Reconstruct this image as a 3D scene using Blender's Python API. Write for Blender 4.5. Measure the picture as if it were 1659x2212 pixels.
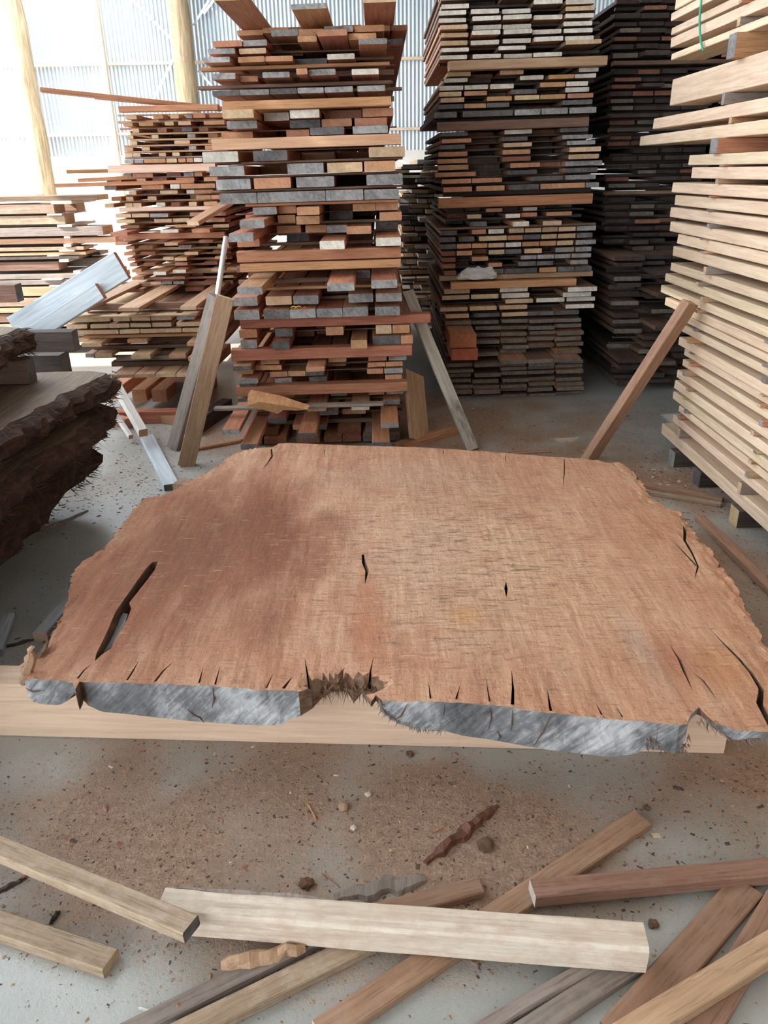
import bpy, bmesh, math, random
import numpy as np
from mathutils import Vector, Matrix, noise
from mathutils.geometry import delaunay_2d_cdt

for o in list(bpy.data.objects): bpy.data.objects.remove(o)
random.seed(7)
S = bpy.context.scene
C = S.collection

# ---------------------------------------------------------------- camera
CAMZ, PITCH, ROLL, FPX = 1.60, math.radians(23.9), math.radians(1.07), 1660.0
W_, H_ = 1659.0, 2212.0
fwd = Vector((0, math.cos(PITCH), -math.sin(PITCH)))
up0 = Vector((0, math.sin(PITCH), math.cos(PITCH)))
rt0 = Vector((1, 0, 0))
RT = rt0*math.cos(ROLL) - up0*math.sin(ROLL)
UP = rt0*math.sin(ROLL) + up0*math.cos(ROLL)
EYE = Vector((0, 0, CAMZ))
cam_d = bpy.data.cameras.new('camera'); cam = bpy.data.objects.new('camera', cam_d); C.objects.link(cam)
m = Matrix((RT, UP, -fwd)).transposed().to_4x4(); m.translation = EYE
cam.matrix_world = m
cam_d.sensor_fit = 'HORIZONTAL'; cam_d.sensor_width = 36.0; cam_d.lens = 36.0*FPX/W_
cam_d.clip_start = 0.05; cam_d.clip_end = 200
S.camera = cam

# ---------------------------------------------------------------- daylight
world = bpy.data.worlds.new('sky'); S.world = world; world.use_nodes = True
bg = world.node_tree.nodes['Background']
bg.inputs[0].default_value = (0.90, 0.95, 1.0, 1); bg.inputs[1].default_value = 4.6
sun_d = bpy.data.lights.new('sun', 'SUN'); sun = bpy.data.objects.new('sun', sun_d); C.objects.link(sun)
sun_d.energy = 10; sun_d.angle = 0.01; sun_d.color = (1, 0.97, 0.92)
sun.rotation_euler = Vector((0.80, 0.28, -0.60)).to_track_quat('-Z', 'Y').to_euler()
sun.location = (-12, 4, 9)
S.view_settings.view_transform = 'Standard'; S.view_settings.look = 'None'
S.view_settings.gamma = 1; S.view_settings.use_curve_mapping = False
S.view_settings.exposure = 0.44

# ---------------------------------------------------------------- pixel -> ray helpers
def ray(px, py):
    return (fwd + RT*((px-W_/2)/FPX) - UP*((py-H_/2)/FPX))
def on_z(px, py, z):
    d = ray(px, py); return EYE + d*((z-CAMZ)/d.z)
def on_y(px, py, y):
    d = ray(px, py); return EYE + d*(y/d.y)
def on_x(px, py, x):
    d = ray(px, py); return EYE + d*(x/d.x)

# ---------------------------------------------------------------- materials
MATS = {}
def nodes(name):
    mt = bpy.data.materials.new(name); mt.use_nodes = True
    nt = mt.node_tree; b = nt.nodes['Principled BSDF']
    MATS[name] = mt
    return mt, nt, b
def N(nt, t, **kw):
    n = nt.nodes.new(t)
    for k, v in kw.items(): setattr(n, k, v)
    return n
def ramp(nt, src, stops, interp='LINEAR'):
    r = N(nt, 'ShaderNodeValToRGB'); r.color_ramp.interpolation = interp
    e = r.color_ramp.elements
    while len(e) < len(stops): e.new(0.5)
    for i, (p, c) in enumerate(stops):
        e[i].position = p; e[i].color = (*c, 1) if len(c) == 3 else c
    nt.links.new(src, r.inputs[0]); return r.outputs[0]
def mixc(nt, fac, a, b, mode='MIX'):
    n = N(nt, 'ShaderNodeMix', data_type='RGBA', blend_type=mode)
    for s, v in ((n.inputs[0], fac), (n.inputs[6], a), (n.inputs[7], b)):
        if isinstance(v, (int, float)): s.default_value = v
        elif isinstance(v, tuple): s.default_value = (*v, 1)
        else: nt.links.new(v, s)
    return n.outputs[2]
def math_(nt, op, a, b=None, clamp=False):
    n = N(nt, 'ShaderNodeMath', operation=op); n.use_clamp = clamp
    for i, v in enumerate((a, b)):
        if v is None: continue
        if isinstance(v, (int, float)): n.inputs[i].default_value = v
        else: nt.links.new(v, n.inputs[i])
    return n.outputs[0]
def coords(nt, scale=(1, 1, 1), rnd=True, rot=(0, 0, 0)):
    tc = N(nt, 'ShaderNodeTexCoord'); src = tc.outputs['Object']
    if rnd:
        oi = N(nt, 'ShaderNodeObjectInfo')
        a = N(nt, 'ShaderNodeVectorMath', operation='MULTIPLY_ADD')
        cx = N(nt, 'ShaderNodeCombineXYZ')
        v = math_(nt, 'MULTIPLY', oi.outputs['Random'], 37.0)
        for i in range(3): nt.links.new(v, cx.inputs[i])
        a.inputs[1].default_value = (1, 1, 1)
        nt.links.new(src, a.inputs[0]); nt.links.new(cx.outputs[0], a.inputs[2]); src = a.outputs[0]
    if rot != (0, 0, 0):
        mr = N(nt, 'ShaderNodeMapping'); mr.inputs['Rotation'].default_value = rot
        nt.links.new(src, mr.inputs[0]); src = mr.outputs[0]
    mp = N(nt, 'ShaderNodeMapping'); mp.inputs['Scale'].default_value = scale
    nt.links.new(src, mp.inputs[0]); return mp.outputs[0]
def noise_(nt, vec, scale, detail=4, rough=0.6, dist=0.0):
    n = N(nt, 'ShaderNodeTexNoise'); n.inputs['Scale'].default_value = scale
    n.inputs['Detail'].default_value = detail; n.inputs['Roughness'].default_value = rough
    n.inputs['Distortion'].default_value = dist
    nt.links.new(vec, n.inputs['Vector']); return n.outputs['Fac']
def bump(nt, b, h, strength=0.3, dist=0.004):
    n = N(nt, 'ShaderNodeBump'); n.inputs['Strength'].default_value = strength; n.inputs['Distance'].default_value = dist
    nt.links.new(h, n.inputs['Height']); nt.links.new(n.outputs[0], b.inputs['Normal'])
def vary(nt, col, lo=0.75, hi=1.15, hue=0.012):
    oi = N(nt, 'ShaderNodeObjectInfo'); hs = N(nt, 'ShaderNodeHueSaturation')
    r = math_(nt, 'FRACT', math_(nt, 'MULTIPLY', oi.outputs['Random'], 13.7))
    nt.links.new(math_(nt, 'MULTIPLY_ADD', r, hi-lo), hs.inputs['Value'])
    hs.inputs['Value'].links[0].from_node.inputs[2].default_value = lo
    q = math_(nt, 'MULTIPLY_ADD', oi.outputs['Random'], 2*hue); q.node.inputs[2].default_value = 0.5-hue
    nt.links.new(q, hs.inputs['Hue'])
    nt.links.new(col, hs.inputs['Color']); return hs.outputs[0]

def wood(name, dark, light, dust=None, lo=0.75, hi=1.12, stain=None, rough=0.75, streak=0.62):
    """sawn timber, grain along local Y"""
    mt, nt, b = nodes(name)
    g = noise_(nt, coords(nt, (26, 1.3, 26)), 2.2, 5, 0.62, 0.5)
    big = noise_(nt, coords(nt, (5, 0.9, 5)), 1.6, 3)
    c = ramp(nt, g, [(0.28, dark), (0.62, light)])
    c = mixc(nt, ramp(nt, big, [(0.35, (0, 0, 0)), (0.75, (0.55, 0.55, 0.55))]), c, dark)
    if stain:
        st = noise_(nt, coords(nt, (7, 2.5, 7)), 1.3, 5, 0.7)
        c = mixc(nt, ramp(nt, st, [(0.52, (0, 0, 0)), (0.68, (0.8, 0.8, 0.8))]), c, stain)
    if dust:
        d = noise_(nt, coords(nt, (9, 7, 9)), 2.5, 6, 0.7)
        c = mixc(nt, ramp(nt, d, [(0.45, (0, 0, 0)), (0.7, (0.75, 0.75, 0.75))]), c, dust)
    fs = noise_(nt, coords(nt, (110, 5, 110)), 1.5, 6, 0.7, 0.3)
    c = mixc(nt, ramp(nt, fs, [(0.34, (streak, streak, streak)), (0.47, (0, 0, 0))]), c, tuple(q*0.45 for q in dark))
    c = vary(nt, c, lo, hi)
    nt.links.new(c, b.inputs['Base Color']); b.inputs['Roughness'].default_value = rough
    fine = noise_(nt, coords(nt, (120, 14, 120)), 2, 3)
    bump(nt, b, math_(nt, 'ADD', g, math_(nt, 'MULTIPLY', fine, 0.6)), 0.35, 0.003)
    return mt
def endgrain(name, dark, light, lo=0.75, hi=1.15, sc=1.0):
    mt, nt, b = nodes(name)
    a = noise_(nt, coords(nt, (34*sc, 8, 16*sc), True, (0, 0.7, 0)), 1.8, 7, 0.7, 1.0)
    big = noise_(nt, coords(nt, (10, 10, 10)), 1.3, 3)
    f = math_(nt, 'ADD', math_(nt, 'MULTIPLY', a, 0.65), math_(nt, 'MULTIPLY', big, 0.4))
    c = vary(nt, ramp(nt, f, [(0.38, dark), (0.66, light)]), lo, hi)
    nt.links.new(c, b.inputs['Base Color']); b.inputs['Roughness'].default_value = 0.85
    bump(nt, b, a, 0.5, 0.004)
    return mt

wood('red_timber', (0.30, 0.105, 0.052), (0.54, 0.225, 0.125))
wood('orange_timber', (0.36, 0.155, 0.07), (0.58, 0.29, 0.15))
wood('salmon_timber', (0.48, 0.25, 0.14), (0.68, 0.42, 0.27), lo=0.95, hi=1.1, streak=0.2)
wood('bark_red', (0.06, 0.026, 0.015), (0.24, 0.105, 0.056), lo=1, hi=1)
wood('brown_timber', (0.12, 0.066, 0.042), (0.25, 0.145, 0.092))
wood('tan_timber', (0.36, 0.21, 0.115), (0.58, 0.38, 0.235))
wood('cream_timber', (0.62, 0.435, 0.285), (0.84, 0.665, 0.49), lo=0.92, hi=1.08, streak=0.3)
wood('pink_timber', (0.55, 0.37, 0.26), (0.72, 0.52, 0.39), lo=1.05, hi=1.1, streak=0.12)
wood('grey_timber', (0.30, 0.32, 0.34), (0.56, 0.57, 0.58), lo=0.9, hi=1.05)
wood('silver_timber', (0.42, 0.47, 0.52), (0.70, 0.75, 0.80), lo=0.9, hi=0.98, streak=0.2)
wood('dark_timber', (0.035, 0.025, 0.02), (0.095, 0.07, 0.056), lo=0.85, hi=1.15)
wood('dusty_timber', (0.235, 0.125, 0.072), (0.41, 0.245, 0.155), dust=(0.36, 0.235, 0.16), lo=0.85, hi=1.1)
wood('weathered_timber', (0.22, 0.14, 0.09), (0.44, 0.31, 0.21), dust=(0.45, 0.345, 0.265), lo=0.9, hi=1.1)
wood('greybrown_timber', (0.16, 0.125, 0.105), (0.32, 0.265, 0.225), dust=(0.31, 0.245, 0.195), lo=0.9, hi=1.1)
wood('pale_timber', (0.52, 0.42, 0.31), (0.72, 0.63, 0.51), dust=(0.50, 0.37, 0.27), lo=1.0, hi=1.0, stain=(0.44, 0.32, 0.24), streak=0.35)
wood('stained_timber', (0.24, 0.20, 0.17), (0.42, 0.36, 0.31), stain=(0.04, 0.035, 0.035), lo=1.0, hi=1.0)
wood('white_timber', (0.55, 0.50, 0.46), (0.80, 0.77, 0.74), lo=0.95, hi=1.05)
endgrain('grey_end', (0.125, 0.122, 0.122), (0.37, 0.36, 0.355))
endgrain('muddy_end', (0.085, 0.068, 0.052), (0.21, 0.17, 0.13))
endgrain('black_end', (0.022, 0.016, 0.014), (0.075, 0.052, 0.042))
endgrain('dark_end', (0.05, 0.048, 0.05), (0.17, 0.16, 0.155))
endgrain('orange_end', (0.34, 0.16, 0.08), (0.55, 0.29, 0.165), 0.85, 1.1)
endgrain('tan_end', (0.40, 0.26, 0.15), (0.62, 0.45, 0.29), 0.85, 1.1)
endgrain('pale_end', (0.42, 0.38, 0.32), (0.74, 0.70, 0.62), 0.85, 1.1)
endgrain('red_end', (0.15, 0.06, 0.035), (0.27, 0.115, 0.065))
endgrain('brick_end', (0.24, 0.065, 0.03), (0.42, 0.125, 0.06), 0.95, 1.05)
endgrain('slab_end', (0.14, 0.145, 0.155), (0.60, 0.62, 0.65), 1, 1, 0.32)
ENDS = {'g': 'grey_end', 'd': 'dark_end', 'o': 'orange_end', 't': 'tan_end', 'w': 'pale_end', 'r': 'red_end', 'm': 'muddy_end', 'k': 'black_end'}
LOOK = {'g': 'grey-ended', 'd': 'dark-ended', 'o': 'orange-ended', 't': 'tan-ended', 'w': 'pale-ended', 'r': 'recessed dark red', 'm': 'muddy grey-brown', 'k': 'blackish'}

# ---------------------------------------------------------------- object helpers
def tag(o, label, cat, group=None):
    o['label'] = label; o['category'] = cat
    if group: o['group'] = group
    return o
ONES = ['', 'first', 'second', 'third', 'fourth', 'fifth', 'sixth', 'seventh', 'eighth', 'ninth', 'tenth', 'eleventh',
        'twelfth', 'thirteenth', 'fourteenth', 'fifteenth', 'sixteenth', 'seventeenth', 'eighteenth', 'nineteenth']
TENS = {2: ('twentieth', 'twenty'), 3: ('thirtieth', 'thirty'), 4: ('fortieth', 'forty'), 5: ('fiftieth', 'fifty'),
        6: ('sixtieth', 'sixty'), 7: ('seventieth', 'seventy')}
def nth(n):
    if n < 20: return ONES[n]
    t, u = divmod(n, 10)
    return TENS[t][0] if u == 0 else TENS[t][1] + '-' + ONES[u]
def mesh_obj(name, verts, faces, mats, parent=None, fm=None, smooth=False):
    me = bpy.data.meshes.new(name); me.from_pydata([tuple(v) for v in verts], [], faces)
    for q in mats: me.materials.append(MATS[q])
    if fm: me.polygons.foreach_set('material_index', fm)
    if smooth: me.polygons.foreach_set('use_smooth', [True]*len(me.polygons))
    me.update()
    o = bpy.data.objects.new(name, me); C.objects.link(o)
    if parent: o.parent = parent
    return o
def board_data(w, l, t, ch=0.003, rings=2, rough_end=0.0, bow=0.0, wane=0.0):
    """board along +Y, x centred, z from 0 to t; chamfered edges; returns verts, faces, face materials (1 = ends)"""
    ch = min(ch, t*0.25, w*0.25)
    sec = [(-w/2+ch, 0), (w/2-ch, 0), (w/2, ch), (w/2, t-ch), (w/2-ch, t), (-w/2+ch, t), (-w/2, t-ch), (-w/2, ch)]
    V, F, M = [], [], []
    ex0, ez0 = random.uniform(-1, 1)*rough_end, random.uniform(-1, 1)*rough_end
    for i in range(rings):
        f = i/(rings-1)
        for (x, z) in sec:
            y = l*f
            if i == 0: y += ex0*(x/w) + ez0*(z/t)*0.5
            dx = bow*4*f*(1-f)
            V.append((x+dx+(random.uniform(-1, 1)*wane if 0 < i else 0), y, z + (0 if z < t/2 else random.uniform(-1, 0)*wane)))
    for i in range(rings-1):
        for k in range(8):
            a, b2 = i*8+k, i*8+(k+1) % 8
            F.append((a, b2, b2+8, a+8)); M.append(0)
    F.append(tuple(range(7, -1, -1))); M.append(1)
    n = (rings-1)*8; F.append(tuple(range(n, n+8))); M.append(1)
    F = [tuple(reversed(f)) if i < len(F)-2 else f for i, f in enumerate(F)]
    F[-2] = tuple(range(8)); F[-1] = tuple(range(n+7, n-1, -1))
    return V, [tuple(reversed(f)) for f in F], M
def board(name, w, l, t, side, end, origin, ydir=Vector((0, 1, 0)), zdir=Vector((0, 0, 1)), parent=None, **kw):
    V, F, M = board_data(w, l, t, **kw)
    o = mesh_obj(name, V, F, [side, end], parent, M)
    y = ydir.normalized(); x = y.cross(zdir).normalized(); z = x.cross(y)
    mm = Matrix((x, y, z)).transposed().to_4x4(); mm.translation = origin
    o.matrix_world = mm
    return o
def plank(name, a, b, w, t, side, end, label, cat='plank', group=None, zdir=Vector((0, 0, 1)), **kw):
    """loose plank: a, b = ends of the bottom centre line"""
    a, b = Vector(a), Vector(b)
    o = board(name, w, (b-a).length, t, side, end, a, b-a, zdir, **kw)
    return tag(o, label, cat, group)
def tube(name, pts, radii, mats, parent=None, seg=12, smooth=True, cap=True):
    V, F = [], []
    pts = [Vector(p) for p in pts]
    for i, p in enumerate(pts):
        d = (pts[min(i+1, len(pts)-1)]-pts[max(i-1, 0)]).normalized()
        u = d.orthogonal().normalized() if i == 0 else (u - d*u.dot(d)).normalized()
        v = d.cross(u)
        r = radii[i] if isinstance(radii, (list, tuple)) else radii
        for k in range(seg):
            a = 2*math.pi*k/seg; V.append(p + u*math.cos(a)*r + v*math.sin(a)*r)
    for i in range(len(pts)-1):
        for k in range(seg):
            F.append((i*seg+k, i*seg+(k+1) % seg, (i+1)*seg+(k+1) % seg, (i+1)*seg+k))
    if cap:
        F.append(tuple(range(seg-1, -1, -1))); F.append(tuple(range((len(pts)-1)*seg, len(pts)*seg)))
    return mesh_obj(name, V, F, mats, parent, smooth=smooth)
def box_obj(name, lo, hi, mats, parent=None):
    x0, y0, z0 = lo; x1, y1, z1 = hi
    V = [(x0, y0, z0), (x1, y0, z0), (x1, y1, z0), (x0, y1, z0), (x0, y0, z1), (x1, y0, z1), (x1, y1, z1), (x0, y1, z1)]
    F = [(3, 2, 1, 0), (4, 5, 6, 7), (0, 1, 5, 4), (1, 2, 6, 5), (2, 3, 7, 6), (3, 0, 4, 7)]
    return mesh_obj(name, V, F, mats, parent)
def structure(o): o['kind'] = 'structure'; return o
def fbm(x, y, z=0.0, o=4): return noise.fractal(Vector((x, y, z)), 1.0, 2.0, o)

# ================================================================ SETTING
# ---- floor: concrete with sawdust
BLOBS = [  # px, py, radius px-ish in metres, strength   (places where sawdust lies thick)
    (640, 1900, 0.26, 1.0), (760, 1800, 0.28, 0.9), (420, 1780, 0.3, 0.62), (880, 1730, 0.2, 0.8), (1130, 1810, 0.22, 0.75),
    (1050, 1870, 0.25, 0.75), (300, 1700, 0.35, 0.5), (150, 1740, 0.3, 0.45), (640, 1650, 0.2, 0.75), (1520, 1710, 0.25, 0.4), (1620, 1640, 0.25, 0.7),
    (1560, 1230, 0.35, 1.0), (1600, 1330, 0.3, 1.0), (1480, 1060, 0.35, 0.75), (1330, 1040, 0.5, 0.35), (1400, 1850, 0.3, 0.35), (60, 1330, 0.3, 0.2),
    (130, 1960, 0.2, 0.3), (380, 1960, 0.18, 0.3), (480, 950, 0.4, 0.6), (60, 1420, 0.2, 0.35), (1130, 930, 1.1, 0.75), (900, 900, 0.8, 0.5), (700, 1000, 0.8, 0.4), (220, 1040, 0.4, 0.25)]
BL = [(on_z(x, y, 0), r, s) for x, y, r, s in BLOBS]
def dust_at(x, y):
    d = 0.0
    for c, r, s in BL:
        q = ((x-c.x)**2 + (y-c.y)**2)/(r*r)
        if q < 6: d += s*math.exp(-q)
    d = min(d, 1.1) * (0.82 + 0.5*fbm(x*3.1, y*3.1, 4.2)) + 0.12*fbm(x*6, y*6, 1.0)
    return max(0.0, min(1.0, d))
xs = [-9, -7, -5, -4] + [-3+i*0.035 for i in range(int(5.6/0.035))] + [2.7, 3.5, 5.0]
ys = [-7, -4, -2, -0.5, 0.3] + [0.6+i*0.035 for i in range(int(5.6/0.035))] + [6.4, 7, 8, 10, 13, 18.2]
V = [(x, y, 0) for y in ys for x in xs]
nx = len(xs)
F = [(j*nx+i, j*nx+i+1, (j+1)*nx+i+1, (j+1)*nx+i) for j in range(len(ys)-1) for i in range(nx-1)]
mt, nt, b = nodes('concrete')
at = N(nt, 'ShaderNodeAttribute'); at.attribute_name = 'dust'
cv = coords(nt, (1, 1, 1), False)
n1 = noise_(nt, cv, 2.2, 6, 0.6); n2 = noise_(nt, cv, 38, 5, 0.7); n3 = noise_(nt, cv, 150, 3, 0.7)
base = ramp(nt, n1, [(0.3, (0.30, 0.31, 0.285)), (0.7, (0.42, 0.43, 0.40))])
dcol = ramp(nt, math_(nt, 'ADD', math_(nt, 'MULTIPLY', n2, 0.5), math_(nt, 'MULTIPLY', n3, 0.5)), [(0.36, (0.17, 0.092, 0.053)), (0.5, (0.32, 0.19, 0.118)), (0.66, (0.48, 0.325, 0.22))])
thr = math_(nt, 'ADD', at.outputs['Fac'], math_(nt, 'MULTIPLY_ADD', n2, 0.7)); thr.node.inputs[2].default_value = 0
thr.node.inputs[1].links[0].from_node.inputs[2].default_value = -0.40
thr = math_(nt, 'ADD', thr, math_(nt, 'MULTIPLY', math_(nt, 'SUBTRACT', n3, 0.5), 0.9))
fac = ramp(nt, thr, [(0.14, (0.04, 0.04, 0.04)), (0.78, (0.92, 0.92, 0.92))])
col = mixc(nt, fac, base, dcol)
# scattered dark crumbs in the finish
crumb = ramp(nt, noise_(nt, cv, 90, 2, 0.5), [(0.64, (0, 0, 0)), (0.70, (0.55, 0.55, 0.55))])
col = mixc(nt, math_(nt, 'MULTIPLY', crumb, math_(nt, 'ADD', at.outputs['Fac'], 0.25), True), col, (0.13, 0.085, 0.06))
nt.links.new(col, b.inputs['Base Color'])
nt.links.new(ramp(nt, fac, [(0, (0.27, 0.27, 0.27)), (0.5, (0.8, 0.8, 0.8))]), b.inputs['Roughness'])
b.inputs['IOR'].default_value = 1.6
bump(nt, b, math_(nt, 'ADD', math_(nt, 'MULTIPLY', n2, 0.6), math_(nt, 'MULTIPLY', n3, 0.8)), 0.65, 0.007)
bn = b.inputs['Normal'].links[0].from_node
nt.links.new(math_(nt, 'ADD', math_(nt, 'MULTIPLY', fac, 0.75), 0.12), bn.inputs['Strength'])
floor = structure(mesh_obj('floor', V, F, ['concrete']))
a = floor.data.attributes.new('dust', 'FLOAT', 'POINT')
a.data.foreach_set('value', [dust_at(v[0], v[1]) if -3.1 < v[0] < 2.7 and 0.3 < v[1] < 6.5 else (0.4 if v[1] > 5 else 0.12) for v in V])

# ---- back wall
YW = 17.2
mt, nt, b = nodes('zinc_sheet')
n1 = noise_(nt, coords(nt, (3, 3, 0.4)), 1.2, 3)
nt.links.new(ramp(nt, n1, [(0.3, (0.40, 0.46, 0.51)), (0.7, (0.52, 0.57, 0.61))]), b.inputs['Base Color'])
b.inputs['Metallic'].default_value = 0.35; b.inputs['Roughness'].default_value = 0.45
mt, nt, b = nodes('wall_panel')
n1 = noise_(nt, coords(nt, (1, 1, 1), False), 1.5, 4)
nt.links.new(ramp(nt, n1, [(0.3, (0.66, 0.62, 0.56)), (0.7, (0.78, 0.74, 0.68))]), b.inputs['Base Color']); b.inputs['Roughness'].default_value = 0.9
mt, nt, b = nodes('roof_lining')
b.inputs['Base Color'].default_value = (0.42, 0.42, 0.42, 1); b.inputs['Roughness'].default_value = 0.8
mt, nt, b = nodes('galvanised')
b.inputs['Base Color'].default_value = (0.62, 0.65, 0.67, 1); b.inputs['Metallic'].default_value = 0.6; b.inputs['Roughness'].default_value = 0.4
mt, nt, b = nodes('pole_wood')
n1 = noise_(nt, coords(nt, (14, 14, 1.2)), 1.5, 5, 0.6, 0.4)
nt.links.new(ramp(nt, n1, [(0.3, (0.23, 0.16, 0.09)), (0.65, (0.50, 0.38, 0.23))]), b.inputs['Base Color']); b.inputs['Roughness'].default_value = 0.8
bump(nt, b, n1, 0.4, 0.01)
ZB = on_y(150, 338, YW).z
wall = structure(box_obj('wall_back', (-8.5, YW, 0), (4.6, YW+0.12, ZB), ['wall_panel']))
PIT, AMP, WV = 0.0762, 0.0095, 10
V, F = [], []
nn = WV*8
for i in range(nn+1):
    x = PIT*WV*i/nn; y = -AMP*math.cos(2*math.pi*i/8)
    V += [(x, y, 0), (x, y, 4.4)]
for i in range(nn): F.append((i*2, i*2+2, i*2+3, i*2+1))
sheet = None
for k in range(17):
    if sheet is None:
        sheet = mesh_obj('corrugated_sheet', V, F, ['zinc_sheet'], wall, smooth=True); o = sheet
    else:
        o = sheet.copy(); C.objects.link(o); o.parent = wall
    o.location = (-8.4+k*PIT*WV, YW+0.02+0.002*(k % 2), ZB-0.02)
gz = [on_y(600, 129, YW-0.2).z, on_y(600, 282, YW-0.2).z]
gz += [gz[0]+1.2]
for z in gz:
    o = board('girt', 0.09, 12.6, 0.05, 'cream_timber', 'tan_end', Vector((-8.4, YW-0.06, z-0.03)), Vector((1, 0, 0)), Vector((0, 0, 1)), parent=wall)
p = on_y(222, 100, YW-0.2)
board('stud', 0.09, 6.0, 0.13, 'cream_timber', 'tan_end', Vector((p.x, YW-0.2, 0.0)), Vector((0, 0, 1)), Vector((0, -1, 0)), parent=wall)
for (x0, y0, x1, y1) in ((282, -4, 378, 92), (382, 112, 328, 222), (452, 0, 418, 55), (428, 152, 470, 200), (462, 0, 440, 30)):
    a_, b_ = on_y(x0, y0, YW-0.13), on_y(x1, y1, YW-0.13)
    board('brace_strap', 0.045, (b_-a_).length, 0.006, 'galvanised', 'galvanised', a_, b_-a_, Vector((0, -1, 0)), parent=wall)
a_ = on_y(322, 34, YW-0.15)
board('strap_tensioner', 0.07, 0.10, 0.02, 'galvanised', 'galvanised', a_, Vector((1, 0, -1)), Vector((0, -1, 0)), parent=wall)
def pole(px, py, Y, r, label):
    p = on_y(px, py, Y)
    pts, rr = [], []
    for i in range(13):
        z = i*0.465
        pts.append((p.x+0.012*math.sin(i*1.7), Y+0.01*math.cos(i*2.1), z)); rr.append(r*(1.04-0.012*i)*(1+0.03*math.sin(i*2.9)))
    return tag(tube('timber_pole', pts, rr, ['pole_wood'], seg=18), label, 'post')
pole(62, 200, YW-0.45, 0.19, 'round pale timber pole at far left of the corrugated wall')
pole(394, 100, YW-0.45, 0.21, 'thick round timber pole standing just left of the tall central stack')
roof = structure(box_obj('ceiling', (-3.8, -6, 5.6), (5, YW+0.3, 5.75), ['roof_lining']))
box_obj('roof_panel', (-8.5, -6, 5.6), (-7.2, YW+0.3, 5.75), ['roof_lining'], roof)
box_obj('roof_panel', (-7.2, -6, 5.6), (-3.8, 2.0, 5.75), ['roof_lining'], roof)
mt, nt, b = nodes('clear_sheet')
tr = N(nt, 'ShaderNodeBsdfTranslucent'); tr.inputs[0].default_value = (0.80, 0.86, 0.92, 1)
nt.links.new(tr.outputs[0], nt.nodes['Material Output'].inputs[0])
for k in range(4):
    mesh_obj('skylight_sheet', [(-7.2+k*.85, 2.0, 5.66), (-6.37+k*.85, 2.0, 5.66), (-6.37+k*.85, YW+.3, 5.66), (-7.2+k*.85, YW+.3, 5.66)], [(0, 1, 2, 3)], ['clear_sheet'], roof)
sun_blocking_eave = box_obj('sun_blocking_eave', (-10.6, -6, 5.62), (-8.5, 4.4, 5.72), ['roof_lining'], roof)  # unseen overhang added to keep the sun off the foreground
structure(box_obj('wall_right', (4.6, -6, 0), (4.7, YW, 5.6), ['roof_lining']))
structure(box_obj('unseen_wall_front', (-2.2, -6.1, 0), (4.6, -6, 5.6), ['roof_lining']))  # unseen wall added to cut frontal light, leaving the left part open
structure(box_obj('unseen_wall_left', (-8.6, 1.6, 0), (-8.5, 4.6, 5.6), ['roof_lining']))  # unseen; stretch placed to keep sun off the left stack base

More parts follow.
